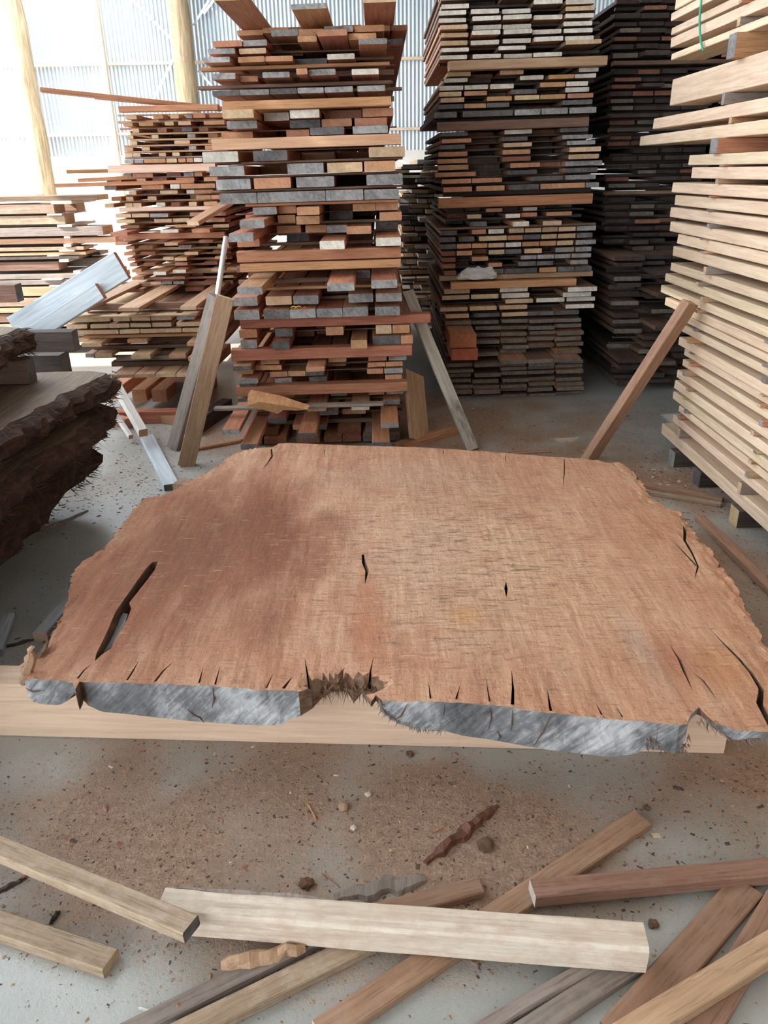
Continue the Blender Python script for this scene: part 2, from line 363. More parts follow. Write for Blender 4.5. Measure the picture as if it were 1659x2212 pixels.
# ================================================================ STACKS
def stack(desc, rows, Y0, side, length, tilt=0.012, xc=650, cat='plank', kind='stack_plank', zmin=0.0, fill=True, top=1, bands=('bearer', 'salmon_timber'), stickmat='brown_timber', yaw=0.0, fillcode='rrro', fillp=(0.12, 0.9)):
    """rows listed from the top down.  ('P', yTop, yBot, p, [(x0,x1,end[,p])...]) planks lying along Y with their ends towards us,
       ('B', yTop, yBot, p, [(x0,x1)...], material) bearers lying across.  Pixel values are of the front faces."""
    group = 'planks in the ' + desc
    zs = []
    prev = 99.0
    for r in rows:
        z1 = on_y(xc, r[1], Y0-r[3]).z; z0 = on_y(xc, r[2], Y0-r[3]).z
        t = max(z1-z0, 0.012)
        z1 = min(z1, prev-0.0015); z0 = max(z1-t, zmin+0.002*(len(rows)-len(zs)))
        if z1-z0 < 0.010: z0 = z1-0.010
        zs.append([z0, z1]); prev = z0
    xcw = on_y(xc, 700, Y0).x
    allx = []
    yd0 = Vector((math.sin(yaw), math.cos(yaw), 0))
    for i, r in enumerate(rows):
        for bd in r[4]:
            pp = bd[3] if len(bd) > 3 and r[0] == 'P' else r[3]
            ym = (r[1]+r[2])/2
            allx += [on_y(bd[0], ym, Y0-pp).x, on_y(bd[1], ym, Y0-pp).x]
    allx.sort(); XL, XR = allx[int(len(allx)*0.08)], allx[int(len(allx)*0.92)]
    layer = 0
    for i, r in enumerate(rows):
        z0, z1 = zs[i]; t = z1-z0
        ym = (r[1]+r[2])/2
        layer += 1
        if r[0] == 'B':
            mat = r[5] if len(r) > 5 else 'salmon_timber'
            for j, bd in enumerate(r[4]):
                a_, b_ = on_y(bd[0], ym, Y0-r[3]), on_y(bd[1], ym, Y0-r[3])
                wd = 0.09 if t > 0.03 else 0.06
                zz = z0 + (a_.x-xcw)*tilt
                y_ = Y0-r[3]+wd/2
                o = board('bearer', wd, b_.x-a_.x, t, mat, 'orange_end', Vector((a_.x, y_, zz)), Vector((1, 0, tilt)), rough_end=0.01)
                tag(o, ('long' if b_.x-a_.x > 0.6 else 'short') + ' crosswise bearer, ' + nth(layer) + ' layer down, ' + desc + (', part %s' % nth(j+1) if len(r[4]) > 1 else ''), 'beam', 'bearers in the ' + desc)
        else:
            bs = []
            for bd in r[4]:
                pp = bd[3] if len(bd) > 3 else r[3]
                a_, b_ = on_y(bd[0], ym, Y0-pp).x, on_y(bd[1], ym, Y0-pp).x
                bs.append([a_, b_, bd[2], pp])
            bs.sort()
            for q in range(1, len(bs)):
                if bs[q][0] < bs[q-1][1]+0.002: bs[q][0] = bs[q-1][1]+0.002
            if fill and bs:
                wtyp = sum(q[1]-q[0] for q in bs)/len(bs)
                ext = []
                cur = XL+0.02
                for q in bs + [[XR-0.02, XR, 'x', 0]]:
                    gap = q[0]-cur
                    n = 0 if gap < 0.04 else max(1, int(gap/(wtyp+0.012)+0.35))
                    for k in range(n):
                        g0 = cur+0.006+k*gap/n
                        ext.append([g0, g0+min(wtyp*1.1, gap/n-0.012), random.choice(fillcode), -random.uniform(*fillp)])
                    cur = max(cur, q[1])
                bs = sorted(bs+ext)
            for j, (x0, x1, e, pp) in enumerate(bs):
                w = x1-x0
                if w < 0.025: continue
                xm = (x0+x1)/2
                o = board(kind, w, length+pp+random.uniform(-0.2, 0.2), t*random.uniform(0.94, 1.0), side if isinstance(side, str) else random.choice(side), ENDS[e],
                          Vector((xm, Y0-pp, z0+(xm-xcw)*tilt)), yd0+Vector((0, random.uniform(-1, 1)*0.0002, 0)), Vector((-tilt, 0, 1)), rough_end=min(0.012, w*0.1))
                tag(o, '%s %s, %s from left, %s layer down, %s' % (LOOK[e], cat, nth(j+1), nth(layer), desc), cat, group)
        # spacer stick in the gap underneath
        nz = zs[i+1][1] if i+1 < len(rows) else zmin
        gap = z0-nz
        if gap > 0.004 and (i+1 < len(rows) or zmin < 0.001):
            ex = random.uniform(0.0, 0.05)
            xa, xb = XL+random.uniform(-0.03, 0.02), XR+random.uniform(-0.03, 0.03)
            if r[0] == 'P' and bs: xa = min(xa, bs[0][0]+0.01); xb = max(xb, bs[-1][1]-0.01)
            o = board('spacer_stick', 0.04, xb-xa, gap-0.001, stickmat, 'tan_end', Vector((xa, Y0+0.1+ex, nz+0.0005+(xa-xcw)*tilt)), Vector((1, 0, tilt)))
            tag(o, 'thin crosswise spacer under %s layer down, %s' % (nth(layer), desc), 'stick', 'spacers in the ' + desc)
        if gap > 0.018 and i+1 < len(rows) and r[0] == 'P' and fill:
            o = board('spacer_stick', 0.04, XR-XL-0.02, gap-0.001, stickmat, 'tan_end', Vector((XL+0.01, Y0+1.05, nz+0.0005+(XL-xcw)*tilt)), Vector((1, 0, tilt)))
            tag(o, 'rear crosswise spacer under %s layer down, %s' % (nth(layer), desc), 'stick', 'spacers in the ' + desc)
    return zs, XL, XR

P, B = 'P', 'B'
central = [
 (P, 4, 16, .55, [(462,537,'t',.75), (600,650,'r',-.1), (620,706,'g',.5), (735,780,'r',-.1), (784,856,'t',.6)]),
 (P, 38, 50, .0, [(510,566,'o'), (566,622,'o',.05), (640,690,'r',-.2), (788,818,'o'), (822,843,'o'), (845,880,'r')]),
 (P, 54, 68, .15, [(585,643,'g'), (643,699,'o'), (700,762,'g',.22), (766,830,'o',.2)]),
 (P, 77, 91, .2, [(460,522,'o',.12), (523,576,'g',.12), (643,684,'o',.2), (686,750,'o',.36), (751,813,'o',.22), (816,870,'d',.0)]),
 (P, 101, 113, .12, [(449,507,'g',.15), (516,575,'t'), (775,836,'g',.32)]),
 (P, 119, 131, .15, [(438,496,'g',.18), (514,572,'o'), (573,632,'o'), (638,706,'d',.0), (707,766,'w')]),
 (B, 139, 147, .05, [(432,842)], 'orange_timber'),
 (P, 153, 166, .2, [(456,508,'g',.2), (512,556,'o',.05), (567,625,'g'), (640,664,'o',.3), (665,725,'g',.24), (760,818,'w')]),
 (B, 179, 187, .08, [(428,845)], 'brown_timber'),
 (P, 190, 202, .2, [(458,517,'d'), (518,581,'g'), (583,641,'d'), (643,699,'g'), (701,762,'g'), (772,832,'g')]),
 (B, 214, 234, .2, [(479,845)], 'orange_timber'),
 (P, 235, 254, .15, [(480,548,'t',.3), (570,624,'w',.0), (626,690,'w'), (700,781,'r',.0), (783,850,'o',.08)]),
 (P, 259, 276, .05, [(490,555,'g',.15), (626,692,'d'), (695,760,'o'), (766,836,'o')]),
 (P, 276, 293, .2, [(478,545,'o',-.02), (618,668,'o',.0), (670,743,'d'), (762,838,'g')]),
 (B, 295, 319, .2, [(460,867)], 'salmon_timber'),
 (P, 322, 345, .2, [(437,514,'w'), (547,620,'d'), (797,875,'t')]),
 (B, 346, 351, .12, [(520,870)], 'brown_timber'),
 (P, 353, 375, .2, [(452,527,'g'), (621,699,'g'), (707,783,'t'), (787,854,'o')]),
 (B, 376, 381, .12, [(470,872)], 'brown_timber'),
 (P, 382, 405, .2, [(466,541,'g'), (548,628,'o'), (640,722,'g'), (792,870,'g')]),
 (B, 406, 411, .15, [(457,868)], 'brown_timber'),
 (P, 413, 436, .2, [(475,554,'g'), (556,703,'g'), (704,785,'g'), (787,862,'g')]),
 (B, 437, 443, .12, [(530,860)], 'orange_timber'),
 (P, 443, 460, .05, [(546,597,'g',.12), (598,640,'o'), (641,690,'o',.3), (712,760,'r',-.15), (762,811,'o'), (812,860,'o')]),
 (P, 463, 481, .05, [(518,570,'g',.42), (600,638,'o'), (640,690,'o',.22), (712,762,'d',-.15), (820,868,'o',.1)]),
 (P, 488, 505, .05, [(493,546,'g',.5), (598,650,'o',-.05), (660,705,'o',-.02), (706,750,'g',.05), (747,802,'o',.2), (812,860,'d',-.1)]),
 (P, 510, 528, .05, [(512,560,'o',.1), (620,668,'d',-.2), (690,744,'w',.42), (812,866,'w',.32)]),
 (B, 540, 563, .2, [(511,866)], 'orange_timber'),
 (B, 566, 584, .2, [(519,866)], 'orange_timber'),
 (P, 592, 609, .05, [(510,565,'g',.52), (706,765,'g',.48), (766,800,'g',-.05), (802,858,'g',.42)]),
 (B, 619, 625, .05, [(575,866)], 'orange_timber'),
 (P, 638, 657, .18, [(501,556,'g'), (574,630,'t'), (633,688,'g'), (753,806,'g'), (812,868,'g')]),
 (P, 667, 687, .22, [(505,560,'g'), (569,625,'d'), (626,682,'g'), (684,740,'g'), (741,795,'g'), (810,864,'g')]),
 (B, 686, 706, .06, [(520,930)], 'red_timber'),
 (P, 708, 726, .08, [(517,555,'o'), (594,632,'d'), (704,742,'o'), (812,846,'t'), (848,885,'o')]),
 (P, 731, 749, .1, [(520,555,'g'), (589,625,'d',.16), (758,793,'o',.2), (805,865,'d'), (866,892,'o')]),
 (B, 750, 773, .14, [(497,890)], 'red_timber'),
 (P, 774, 784, .05, [(502,540,'d',.2), (563,603,'o'), (660,700,'o',.28), (709,748,'o'), (796,835,'o'), (840,878,'g')]),
 (P, 787, 797, .05, [(510,545,'o',.14), (546,608,'o'), (795,832,'o'), (833,870,'o')]),
 (P, 801, 812, .05, [(516,556,'g',.2), (583,621,'o'), (622,660,'o'), (661,700,'d'), (793,828,'o'), (830,870,'g')]),
 (P, 815, 825, .05, [(516,553,'d',.12), (594,630,'g'), (668,706,'d'), (832,868,'o')]),
 (B, 827, 848, .12, [(510,880)], 'red_timber'),
 (P, 849, 857, .02, [(513,537,'d',.1), (600,635,'o'), (714,750,'d'), (797,830,'o'), (835,872,'g')]),
 (B, 859, 865, .22, [(460,828)], 'greybrown_timber'),
 (P, 867, 877, .08, [(664,704,'t',.18), (759,798,'w',.18), (828,864,'d')]),
 (P, 881, 891, .05, [(475,513,'g',.45), (690,730,'d',.12), (745,820,'d',-.05), (822,861,'g',.42)]),
 (P, 896, 907, .05, [(578,617,'d',.1), (642,680,'d',.42), (740,790,'o',-.05)]),
 (P, 911, 922, .05, [(515,552,'d',.46), (632,665,'o',.1), (666,705,'d',.12), (803,842,'d',.5)]),
 (P, 926, 938, .0, [(560,600,'r'), (640,690,'r'), (730,780,'r'), (790,825,'d'), (828,862,'d')]),
 (P, 940, 953, .05, [(520,565,'d'), (570,618,'r'), (640,690,'r'), (700,738,'r'), (740,780,'r'), (784,822,'d'), (826,864,'d')]),
]
stack('tall central stack', central, 4.75, ['red_timber', 'red_timber', 'orange_timber'], 3.4, tilt=0.012, xc=660, kind='thick_plank')

W = 'w'
def cols(y0, y1, p, codes, xs=((951,1010),(1020,1081),(1086,1147),(1152,1214),(1220,1282)), j=3):
    out = []
    for c, (a_, b_) in zip(codes, xs):
        if c == ' ': continue
        d = random.randint(-j, j); out.append((a_+d, b_+d, c, p+random.uniform(-.04, .04)))
    return (P, y0, y1, p, out)
low = ((964,1020),(1024,1080),(1083,1139),(1141,1197),(1200,1258))
def murk(y0, y1, p, *which):
    out = []
    for c in which:
        d = random.randint(-3, 3); out.append((low[c][0]+d, low[c][1]+d, 'm', p+random.uniform(-.04, .04)))
    return (P, y0, y1, p, out)
rear = [
 cols(-32, -22, .05, 'wwwww'), cols(-14, -4, .05, 'w wtw'), cols(3, 13, .05, 'w  ww'),
 cols(17, 27, .05, 'www t'), cols(33, 43, .05, 'wwwww'), cols(50, 60, .05, 'tww w'), cols(64, 74, .05, 'twwww'),
 cols(82, 92, .05, 'twwww'), (P, 98, 107, .05, [(953,1013,'w'), (1077,1136,'w'), (1222,1298,'t',.2)]), cols(115, 124, .05, 'wwww '),
 (B, 126, 147, .12, [(971,1312)], 'tan_timber'),
 (P, 149, 158, .03, [(966,1017,'t'), (1080,1131,'t'), (1250,1293,'w')]),
 (P, 164, 173, .03, [(960,1010,'w'), (1123,1174,'w'), (1185,1240,'o'), (1242,1287,'w')]),
 (P, 180, 190, .03, [(949,1001,'w'), (1004,1054,'w'), (1059,1110,'w'), (1167,1221,'o'), (1223,1270,'w')]),
 (P, 193, 203, .03, [(949,997,'t'), (1003,1052,'o'), (1104,1160,'d'), (1221,1272,'w')]),
 (P, 206, 216, .03, [(952,1003,'t'), (1052,1106,'o'), (1112,1165,'t'), (1167,1221,'o'), (1226,1281,'o')]),
 (P, 220, 230, .03, [(947,1001,'d'), (1003,1050,'o'), (1052,1100,'d'), (1216,1279,'d')]),
 (P, 236, 249, .05, [(938,987,'d'), (1000,1108,'d'), (1112,1167,'g'), (1170,1226,'g'), (1230,1288,'g')]),
 (B, 258, 278, .08, [(946,1272)], 'brown_timber'),
 (P, 280, 289, .03, [(950,1010,'d'), (1090,1149,'w'), (1210,1270,'d')]),
 (P, 295, 304, .03, [(955,1018,'o'), (1085,1140,'d'), (1215,1280,'g')]),
 (P, 308, 317, .03, [(950,1005,'d'), (1088,1149,'t'), (1225,1285,'g')]),
 (P, 323, 333, .03, [(947,1010,'o'), (1086,1146,'o'), (1230,1297,'t',.12)]),
 (P, 338, 348, .03, [(945,1010,'o'), (1085,1146,'r'), (1228,1293,'t',.1)]),
 (P, 352, 362, .03, [(947,1012,'o'), (1102,1166,'o',.1), (1222,1300,'g')]),
 (P, 367, 377, .03, [(940,1028,'o'), (1097,1160,'d'), (1220,1290,'d')]),
 (P, 382, 392, .03, [(955,1018,'o'), (1020,1085,'o'), (1146,1216,'d'), (1220,1287,'g')]),
 (P, 399, 410, .03, [(958,1020,'o'), (1029,1090,'o'), (1100,1164,'d'), (1168,1263,'o'), (1265,1293,'g')]),
 (B, 423, 445, .1, [(947,1280)], 'red_timber'),
 (P, 448, 456, .0, [(1050,1085,'o'), (1130,1160,'w')]),
 (P, 460, 469, .02, [(1010,1040,'t'), (1092,1124,'w',.1), (1126,1160,'o'), (1180,1235,'o')]),
 (P, 476, 486, .05, [(1016,1052,'d'), (1108,1143,'w',.2), (1173,1213,'t',.2)]),
 (B, 487, 492, .05, [(945,1287)], 'brown_timber'),
 (P, 493, 503, .05, [(952,987,'d'), (1020,1050,'o'), (1055,1089,'w'), (1100,1132,'t'), (1134,1169,'t'), (1171,1205,'t'), (1207,1243,'t'), (1246,1287,'g')]),
 (P, 508, 518, .05, [(950,984,'d'), (992,1025,'d'), (1035,1095,'t'), (1097,1129,'o'), (1131,1167,'d'), (1169,1203,'t'), (1205,1243,'t'), (1246,1280,'d')]),
 (P, 523, 533, .05, [(952,985,'d'), (987,1018,'o'), (1020,1053,'o'), (1055,1090,'t'), (1092,1126,'w'), (1128,1165,'o'), (1167,1201,'o'), (1203,1238,'t'), (1243,1287,'g')]),
 (P, 538, 548, .05, [(955,984,'r'), (987,1020,'o'), (1056,1090,'t'), (1092,1126,'d'), (1133,1170,'t'), (1200,1240,'g'), (1243,1277,'g')]),
 (P, 552, 561, .05, [(955,984,'r'), (1020,1055,'o'), (1125,1159,'g'), (1161,1196,'g'), (1198,1232,'g'), (1235,1276,'g')]),
 (P, 566, 575, .05, [(955,984,'r'), (1055,1085,'o'), (1120,1158,'d'), (1160,1195,'d'), (1232,1270,'g')]),
 (P, 580, 590, .05, [(960,985,'r'), (1055,1088,'d'), (1090,1160,'d'), (1165,1202,'o'), (1205,1240,'d'), (1242,1278,'d')]),
 (B, 591, 602, .0, [(950,1280)], 'tan_timber'),
 (B, 604, 619, .1, [(975,1245)], 'orange_timber'),
 (P, 620, 630, .05, [(960,1015,'t'), (1080,1140,'w'), (1227,1290,'w',.15)]),
 (P, 633, 643, .05, [(955,1014,'t'), (1018,1077,'t'), (1084,1143,'w'), (1216,1277,'w',.1)]),
 (P, 646, 655, .05, [(1092,1151,'t'), (1159,1219,'w'), (1224,1285,'w')]),
 (P, 659, 668, .05, [(951,1010,'t'), (1015,1073,'t'), (1079,1139,'t'), (1222,1283,'w',.1)]),
 (P, 674, 683, .03, [(963,1013,'t'), (1024,1080,'d'), (1084,1140,'t'), (1141,1197,'d'), (1200,1250,'d')]),
 murk(690, 698, .03, 0, 1, 2, 3, 4), murk(704, 712, .03, 0, 1, 2, 3, 4), murk(718, 726, .03, 1, 2, 3, 4), murk(731, 739, .03, 1, 2, 3, 4),
 murk(744, 752, .03, 2, 3, 4), murk(757, 765, .05, 1, 2, 4), murk(771, 780, .25, 2, 3, 4), murk(782, 790, .12, 0, 1, 2, 3, 4),
 murk(793, 800, .12, 0, 2, 3, 4), murk(804, 812, .12, 0, 1, 2, 3, 4), murk(816, 824, .05, 0, 1, 2, 3, 4), murk(828, 835, .05, 0, 1, 2, 3, 4),
 murk(839, 847, .08, 0, 1, 2, 3, 4), murk(852, 861, .05, 0, 1, 2, 3, 4),
]
stack('dim stack right of centre', rear, 5.8, ['brown_timber', 'brown_timber', 'orange_timber'], 1.8, tilt=0.014, xc=1110, cat='board', kind='thin_board', stickmat='dark_timber', fillcode='rkkm', fillp=(0.05, 0.4))

def simple(y0, y1, p, lst): return (P, y0, y1, p, lst)
upper_left = [
 (B, 227, 240, .15, [(255,470)], 'orange_timber'),
 simple(246, 256, .05, [(270,295,'t'), (330,352,'o'), (368,386,'t'), (401,415,'g'), (417,444,'o'), (452,480,'o')]),
 simple(262, 271, .05, [(266,286,'o'), (300,330,'o'), (356,375,'t'), (385,412,'t'), (440,485,'o')]),
 simple(276, 285, .03, [(286,300,'t'), (340,360,'r'), (393,415,'d'), (430,450,'r')]), (B, 286, 290, .03, [(280,492)], 'tan_timber'),
 simple(290, 298, .03, [(272,288,'t'), (327,342,'t'), (405,422,'g'), (450,470,'r')]), (B, 299, 302, .03, [(280,492)], 'tan_timber'),
 simple(303, 311, .03, [(280,296,'t'), (376,410,'t'), (450,468,'o')]), (B, 312, 315, .03, [(270,492)], 'tan_timber'),
 simple(316, 324, .03, [(270,287,'o'), (306,323,'t'), (408,424,'g'), (443,460,'o')]), (B, 325, 328, .03, [(270,492)], 'tan_timber'),
 simple(329, 337, .03, [(270,286,'t'), (287,303,'t'), (343,358,'t'), (372,388,'t')]), (B, 338, 340, .03, [(270,492)], 'greybrown_timber'),
 simple(341, 350, .05, [(268,288,'g'), (290,309,'g'), (311,357,'o'), (359,382,'t'), (385,401,'o'), (403,417,'o'), (419,436,'w')]),
 (B, 355, 371, .15, [(232,465)], 'pink_timber'),
 simple(373, 382, .1, [(266,284,'g'), (286,330,'o'), (360,390,'r'), (397,418,'g'), (420,437,'o')]),
 simple(384, 393, .1, [(230,262,'t'), (295,315,'t'), (330,360,'r'), (380,420,'o'), (440,470,'o')]),
 simple(398, 408, .12, [(225,250,'g'), (305,353,'o'), (368,388,'w'), (390,465,'o')]),
 simple(411, 419, .08, [(278,294,'t'), (345,384,'t'), (403,420,'w'), (421,460,'o')]),
 simple(423, 432, .08, [(240,262,'r'), (272,288,'t'), (319,338,'t'), (424,455,'o'), (456,480,'o')]),
 simple(437, 446, .1, [(226,245,'t'), (270,286,'t'), (288,305,'t'), (338,357,'w'), (370,388,'r'), (408,425,'t'), (440,470,'o')]),
 (B, 447, 455, .1, [(256,470)], 'pink_timber'),
 simple(460, 468, .1, [(249,283,'t'), (285,321,'t'), (323,363,'g',.15), (410,440,'o'), (455,488,'t')]),
 simple(472, 480, .1, [(252,290,'t'), (333,371,'t'), (373,410,'t'), (445,485,'t',.2)]),
 simple(485, 492, .1, [(260,300,'r'), (378,423,'o'), (460,495,'t',.2)]),
 simple(494, 501, .1, [(237,274,'o',.4), (346,385,'w',.2), (414,453,'o',.25)]),
 (B, 503, 516, .05, [(255,485)], 'orange_timber'),
 simple(520, 526, .1, [(248,276,'o',.15), (355,384,'t',.3), (430,460,'r')]),
 simple(530, 537, .05, [(272,290,'o'), (300,330,'r'), (387,413,'g'), (470,495,'t')]),
 simple(543, 550, .05, [(268,292,'o'), (303,335,'r'), (398,428,'t',.12), (460,485,'r')]),
 simple(555, 562, .05, [(275,292,'o'), (352,375,'t'), (377,403,'t',.12), (465,490,'o')]),
 simple(567, 574, .05, [(280,296,'o'), (310,335,'r'), (378,405,'o'), (440,470,'r')]),
 simple(580, 587, .1, [(285,305,'o'), (330,358,'w',.3), (373,401,'w',.2), (457,485,'t',.15), (490,512,'o',.1)]),
 simple(597, 603, .05, [(285,310,'o'), (373,400,'o'), (485,505,'t')]),
 simple(608, 614, .05, [(325,348,'t'), (350,371,'g'), (374,398,'g'), (440,470,'r')]),
 simple(622, 630, .0, [(270,310,'r'), (330,370,'r'), (400,440,'r'), (455,495,'r')]),
]
stack('red-orange stack left of centre', upper_left, 6.35, ['orange_timber', 'red_timber', 'orange_timber'], 2.6, tilt=0.002, xc=370, cat='board', kind='orange_board', zmin=0.55, stickmat='tan_timber')
lower_left = [
 simple(664, 672, .25, [(145,188,'t'), (255,301,'t'), (389,424,'t')]), (B, 681, 684, .15, [(150,425)], 'tan_timber'),
 simple(685, 693, .1, [(145,236,'t'), (243,281,'t'), (283,325,'t'), (327,370,'t'), (382,420,'g')]),
 simple(698, 707, .1, [(143,187,'t'), (195,233,'t'), (235,279,'t'), (281,326,'t'), (328,370,'t'), (382,432,'t')]),
 simple(711, 720, .1, [(165,256,'t'), (258,301,'t'), (303,392,'t'), (394,434,'t')]),
 (B, 722, 729, .05, [(180,430)], 'orange_timber'),
 simple(732, 740, .1, [(174,218,'t',.2), (275,318,'o'), (403,447,'o',.25)]),
 (B, 746, 753, .0, [(200,430)], 'brown_timber'),
 simple(757, 766, .12, [(183,202,'g'), (204,240,'t'), (282,323,'t',.2), (364,400,'o',.2), (405,442,'o',.3)]),
 (B, 770, 779, .05, [(250,430)], 'greybrown_timber'),
 (B, 781, 791, .02, [(240,430)], 'brown_timber'),
 simple(797, 805, .25, [(240,288,'t'), (290,333,'t'), (335,378,'t'), (380,421,'t')]),
]
_, XL, XR = stack('low neat stack at left', lower_left, 5.45, 'tan_timber', 2.4, tilt=0.004, xc=300, cat='board', kind='tan_board', zmin=0.2, stickmat='brown_timber', fill=False)
for k, (x0, x1, yb, mat, e, ln, lb) in enumerate([
    (228, 262, 862, 'orange_timber', 'o', 1.5, 'leftmost'), (288, 318, 868, 'orange_timber', 'o', 1.6, 'second'),
    (330, 362, 868, 'orange_timber', 'o', 1.6, 'third'), (379, 410, 850, 'orange_timber', 'g', 1.4, 'rightmost')]):
    a_ = on_z((x0+x1)/2, yb, 0.09)
    w = (on_z(x1, yb, 0.09)-on_z(x0, yb, 0.09)).x
    plank('base_beam', (a_.x, a_.y, 0.09), (a_.x+0.05*ln, a_.y+ln, 0.09), w, 0.09, mat, ENDS[e],
          '%s of four orange beams jutting from beneath the low neat stack at left' % lb, 'beam', 'beams under the low neat stack')
p0 = on_z(300, 868, 0)
for k, (yy, s) in enumerate(((5.25, 'nearer'), (6.2, 'farther'))):
    plank('base_bearer', (-2.3, yy, 0), (-1.36, yy+0.02, 0), 0.09, 0.088, 'red_timber', 'orange_end', '%s red crosswise bearer on the floor beneath the low neat stack' % s, 'beam')

# dim stack on the right, behind the cream one
LAST = [0]
def proc_stack(desc, X0, X1, Y0, z0, z1, t, gap, wd, ends, sides, length, jit, lean=0.0, tilt=0.0, cat='board', kind='stack_board', edge=0.03, crossevery=0, back_upper=None):
    if z0 == 'on top': z0 = LAST[0]+0.002
    z = z0; rows = []
    while z < z1-t[1]:
        th = random.uniform(*t); rows.append((z, th)); z += th + random.uniform(*gap)
    n = len(rows); LAST[0] = rows[-1][0]+rows[-1][1]
    for i, (z, th) in enumerate(rows):
        lay = n-i
        xl = X0 + lean*z + random.uniform(-edge, edge)
        yb = Y0 + (back_upper(z) if back_upper else 0)
        if crossevery and i % crossevery == crossevery-1:
            o = board('bearer', 0.08, X1-xl+0.1, th, random.choice(sides), 'orange_end', Vector((xl-0.03, yb-0.03, z)), Vector((1, 0, tilt)))
            tag(o, 'crosswise bearer, %s layer down, %s' % (nth(lay), desc), 'beam', 'bearers in the ' + desc)
        x = xl if not (crossevery and i % crossevery == crossevery-1) else 99.0
        k = 0
        while x < X1 + lean*z:
            w = random.uniform(*wd)
            if random.random() < 0.9:
                k += 1; e = random.choice(ends); pp = random.uniform(-jit, jit) if random.random() < 0.8 else random.uniform(0, 3*jit)
                o = board(kind, w, length+pp, th, random.choice(sides), ENDS[e], Vector((x+w/2, yb-pp, z+(x-X0)*tilt)), Vector((0, 1, 0)), Vector((-tilt, 0, 1)), rough_end=0.01)
                tag(o, '%s %s, %s from left, %s layer down, %s' % (LOOK[e], cat, nth(k), nth(lay), desc), cat, 'boards in the ' + desc)
            x += w + random.uniform(0.004, 0.02)
        if i+1 < n:
            zz = z+th; g = rows[i+1][0]-zz
            if g > 0.006:
                o = board('spacer_stick', 0.035, X1-xl, g-0.001, 'dark_timber', 'dark_end', Vector((xl+0.02, yb+0.14, zz+0.0005)), Vector((1, 0, tilt)))
                tag(o, 'thin crosswise spacer under %s layer down, %s' % (nth(lay-1), desc), 'stick', 'spacers in the ' + desc)
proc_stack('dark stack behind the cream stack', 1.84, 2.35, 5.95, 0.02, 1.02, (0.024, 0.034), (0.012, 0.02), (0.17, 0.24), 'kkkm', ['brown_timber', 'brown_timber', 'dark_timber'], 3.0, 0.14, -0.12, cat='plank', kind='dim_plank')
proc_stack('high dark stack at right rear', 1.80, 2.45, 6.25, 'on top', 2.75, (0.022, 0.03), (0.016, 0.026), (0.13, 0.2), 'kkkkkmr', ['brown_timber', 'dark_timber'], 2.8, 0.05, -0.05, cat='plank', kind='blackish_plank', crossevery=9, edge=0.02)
proc_stack('small pale stack seen through the gap', 0.22, 0.62, 9.25, 0.02, 1.78, (0.022, 0.05), (0.012, 0.03), (0.1, 0.22), 'wttgd', ['tan_timber', 'greybrown_timber'], 2.0, 0.18, 0.0, kind='pale_board', edge=0.06)

def joined_pile(name, label, X0, X1, Y0, length, z1, seed):  # dark boards added behind the stacks to stop light leaking through gaps
    r = random.Random(seed); V, F, M = [], [], []; z = 0.02
    while z < z1:
        t = r.uniform(0.022, 0.04); x = X0+r.uniform(0, 0.04)
        while x < X1-0.1:
            w = r.uniform(0.12, 0.24); v_, f_, m_ = board_data(min(w, X1-x), length, t, rough_end=0.01)
            k = len(V); o_ = Vector((x+w/2, Y0+r.uniform(-.08, .08), z)); V += [Vector(q)+o_ for q in v_]
            F += [tuple(i+k for i in f) for f in f_]; M += m_; x += w+0.008
        z += t+r.choice((0.001, 0.001, 0.012))
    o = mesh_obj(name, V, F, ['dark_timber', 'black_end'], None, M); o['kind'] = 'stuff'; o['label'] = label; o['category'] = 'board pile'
joined_pile('leak_blocking_pile', 'dark boards added behind the dim stack right of centre to block light', 0.80, 1.58, 7.85, 1.2, 2.7, 1)
joined_pile('leak_blocking_pile', 'dark boards added behind the tall central stack to block light leaks', -1.0, -0.1, 8.62, 0.35, 2.0, 2)
joined_pile('leak_blocking_pile', 'dark boards added behind the cream stack near the right wall to block light', 2.62, 4.3, 6.4, 1.8, 2.9, 3)
# ---- cream stack on the right: boards lie along the view, their long edges face left
XF = 1.73
cream = [(1457,-68,-40),(1455,-36,-12),(1457,-6,20),(1452,28,45),(1448,60,76),(1448,82,102),(1452,116,130)]
beam_rows = [(1452,172,227),(1417,256,279),(1384,294,315),(1494,335,357),(1493,361,385),(1453,394,416),(1460,421,443),(1452,447,469),(1452,478,500),
   (1463,505,527),(1455,531,553),(1447,567,585),(1438,590,608),(1428,615,632),(1438,642,660),(1478,676,690),(1470,696,713),(1471,727,746),(1475,752,768),(1474,775,791),
   (1466,798,816),(1459,821,840),(1458,845,863),(1464,875,890),(1458,895,912),(1434,914,944)]
rowsR = cream + beam_rows
prev = 99.0; zz = []
for i, (x, yt, yb) in enumerate(rowsR):
    # the far end of each board is placed from its pixel on the face plane; heights come from a common reference line
    p1, p0 = on_x(x, yt, XF), on_x(x, yb, XF)
    z1, z0 = p1.z, p0.z; t = z1-z0
    z1 = min(z1, prev-0.002); z0 = max(z1-t, 0.09)
    zz.append((z0, z1, p1.y)); prev = z0
n = len(rowsR)
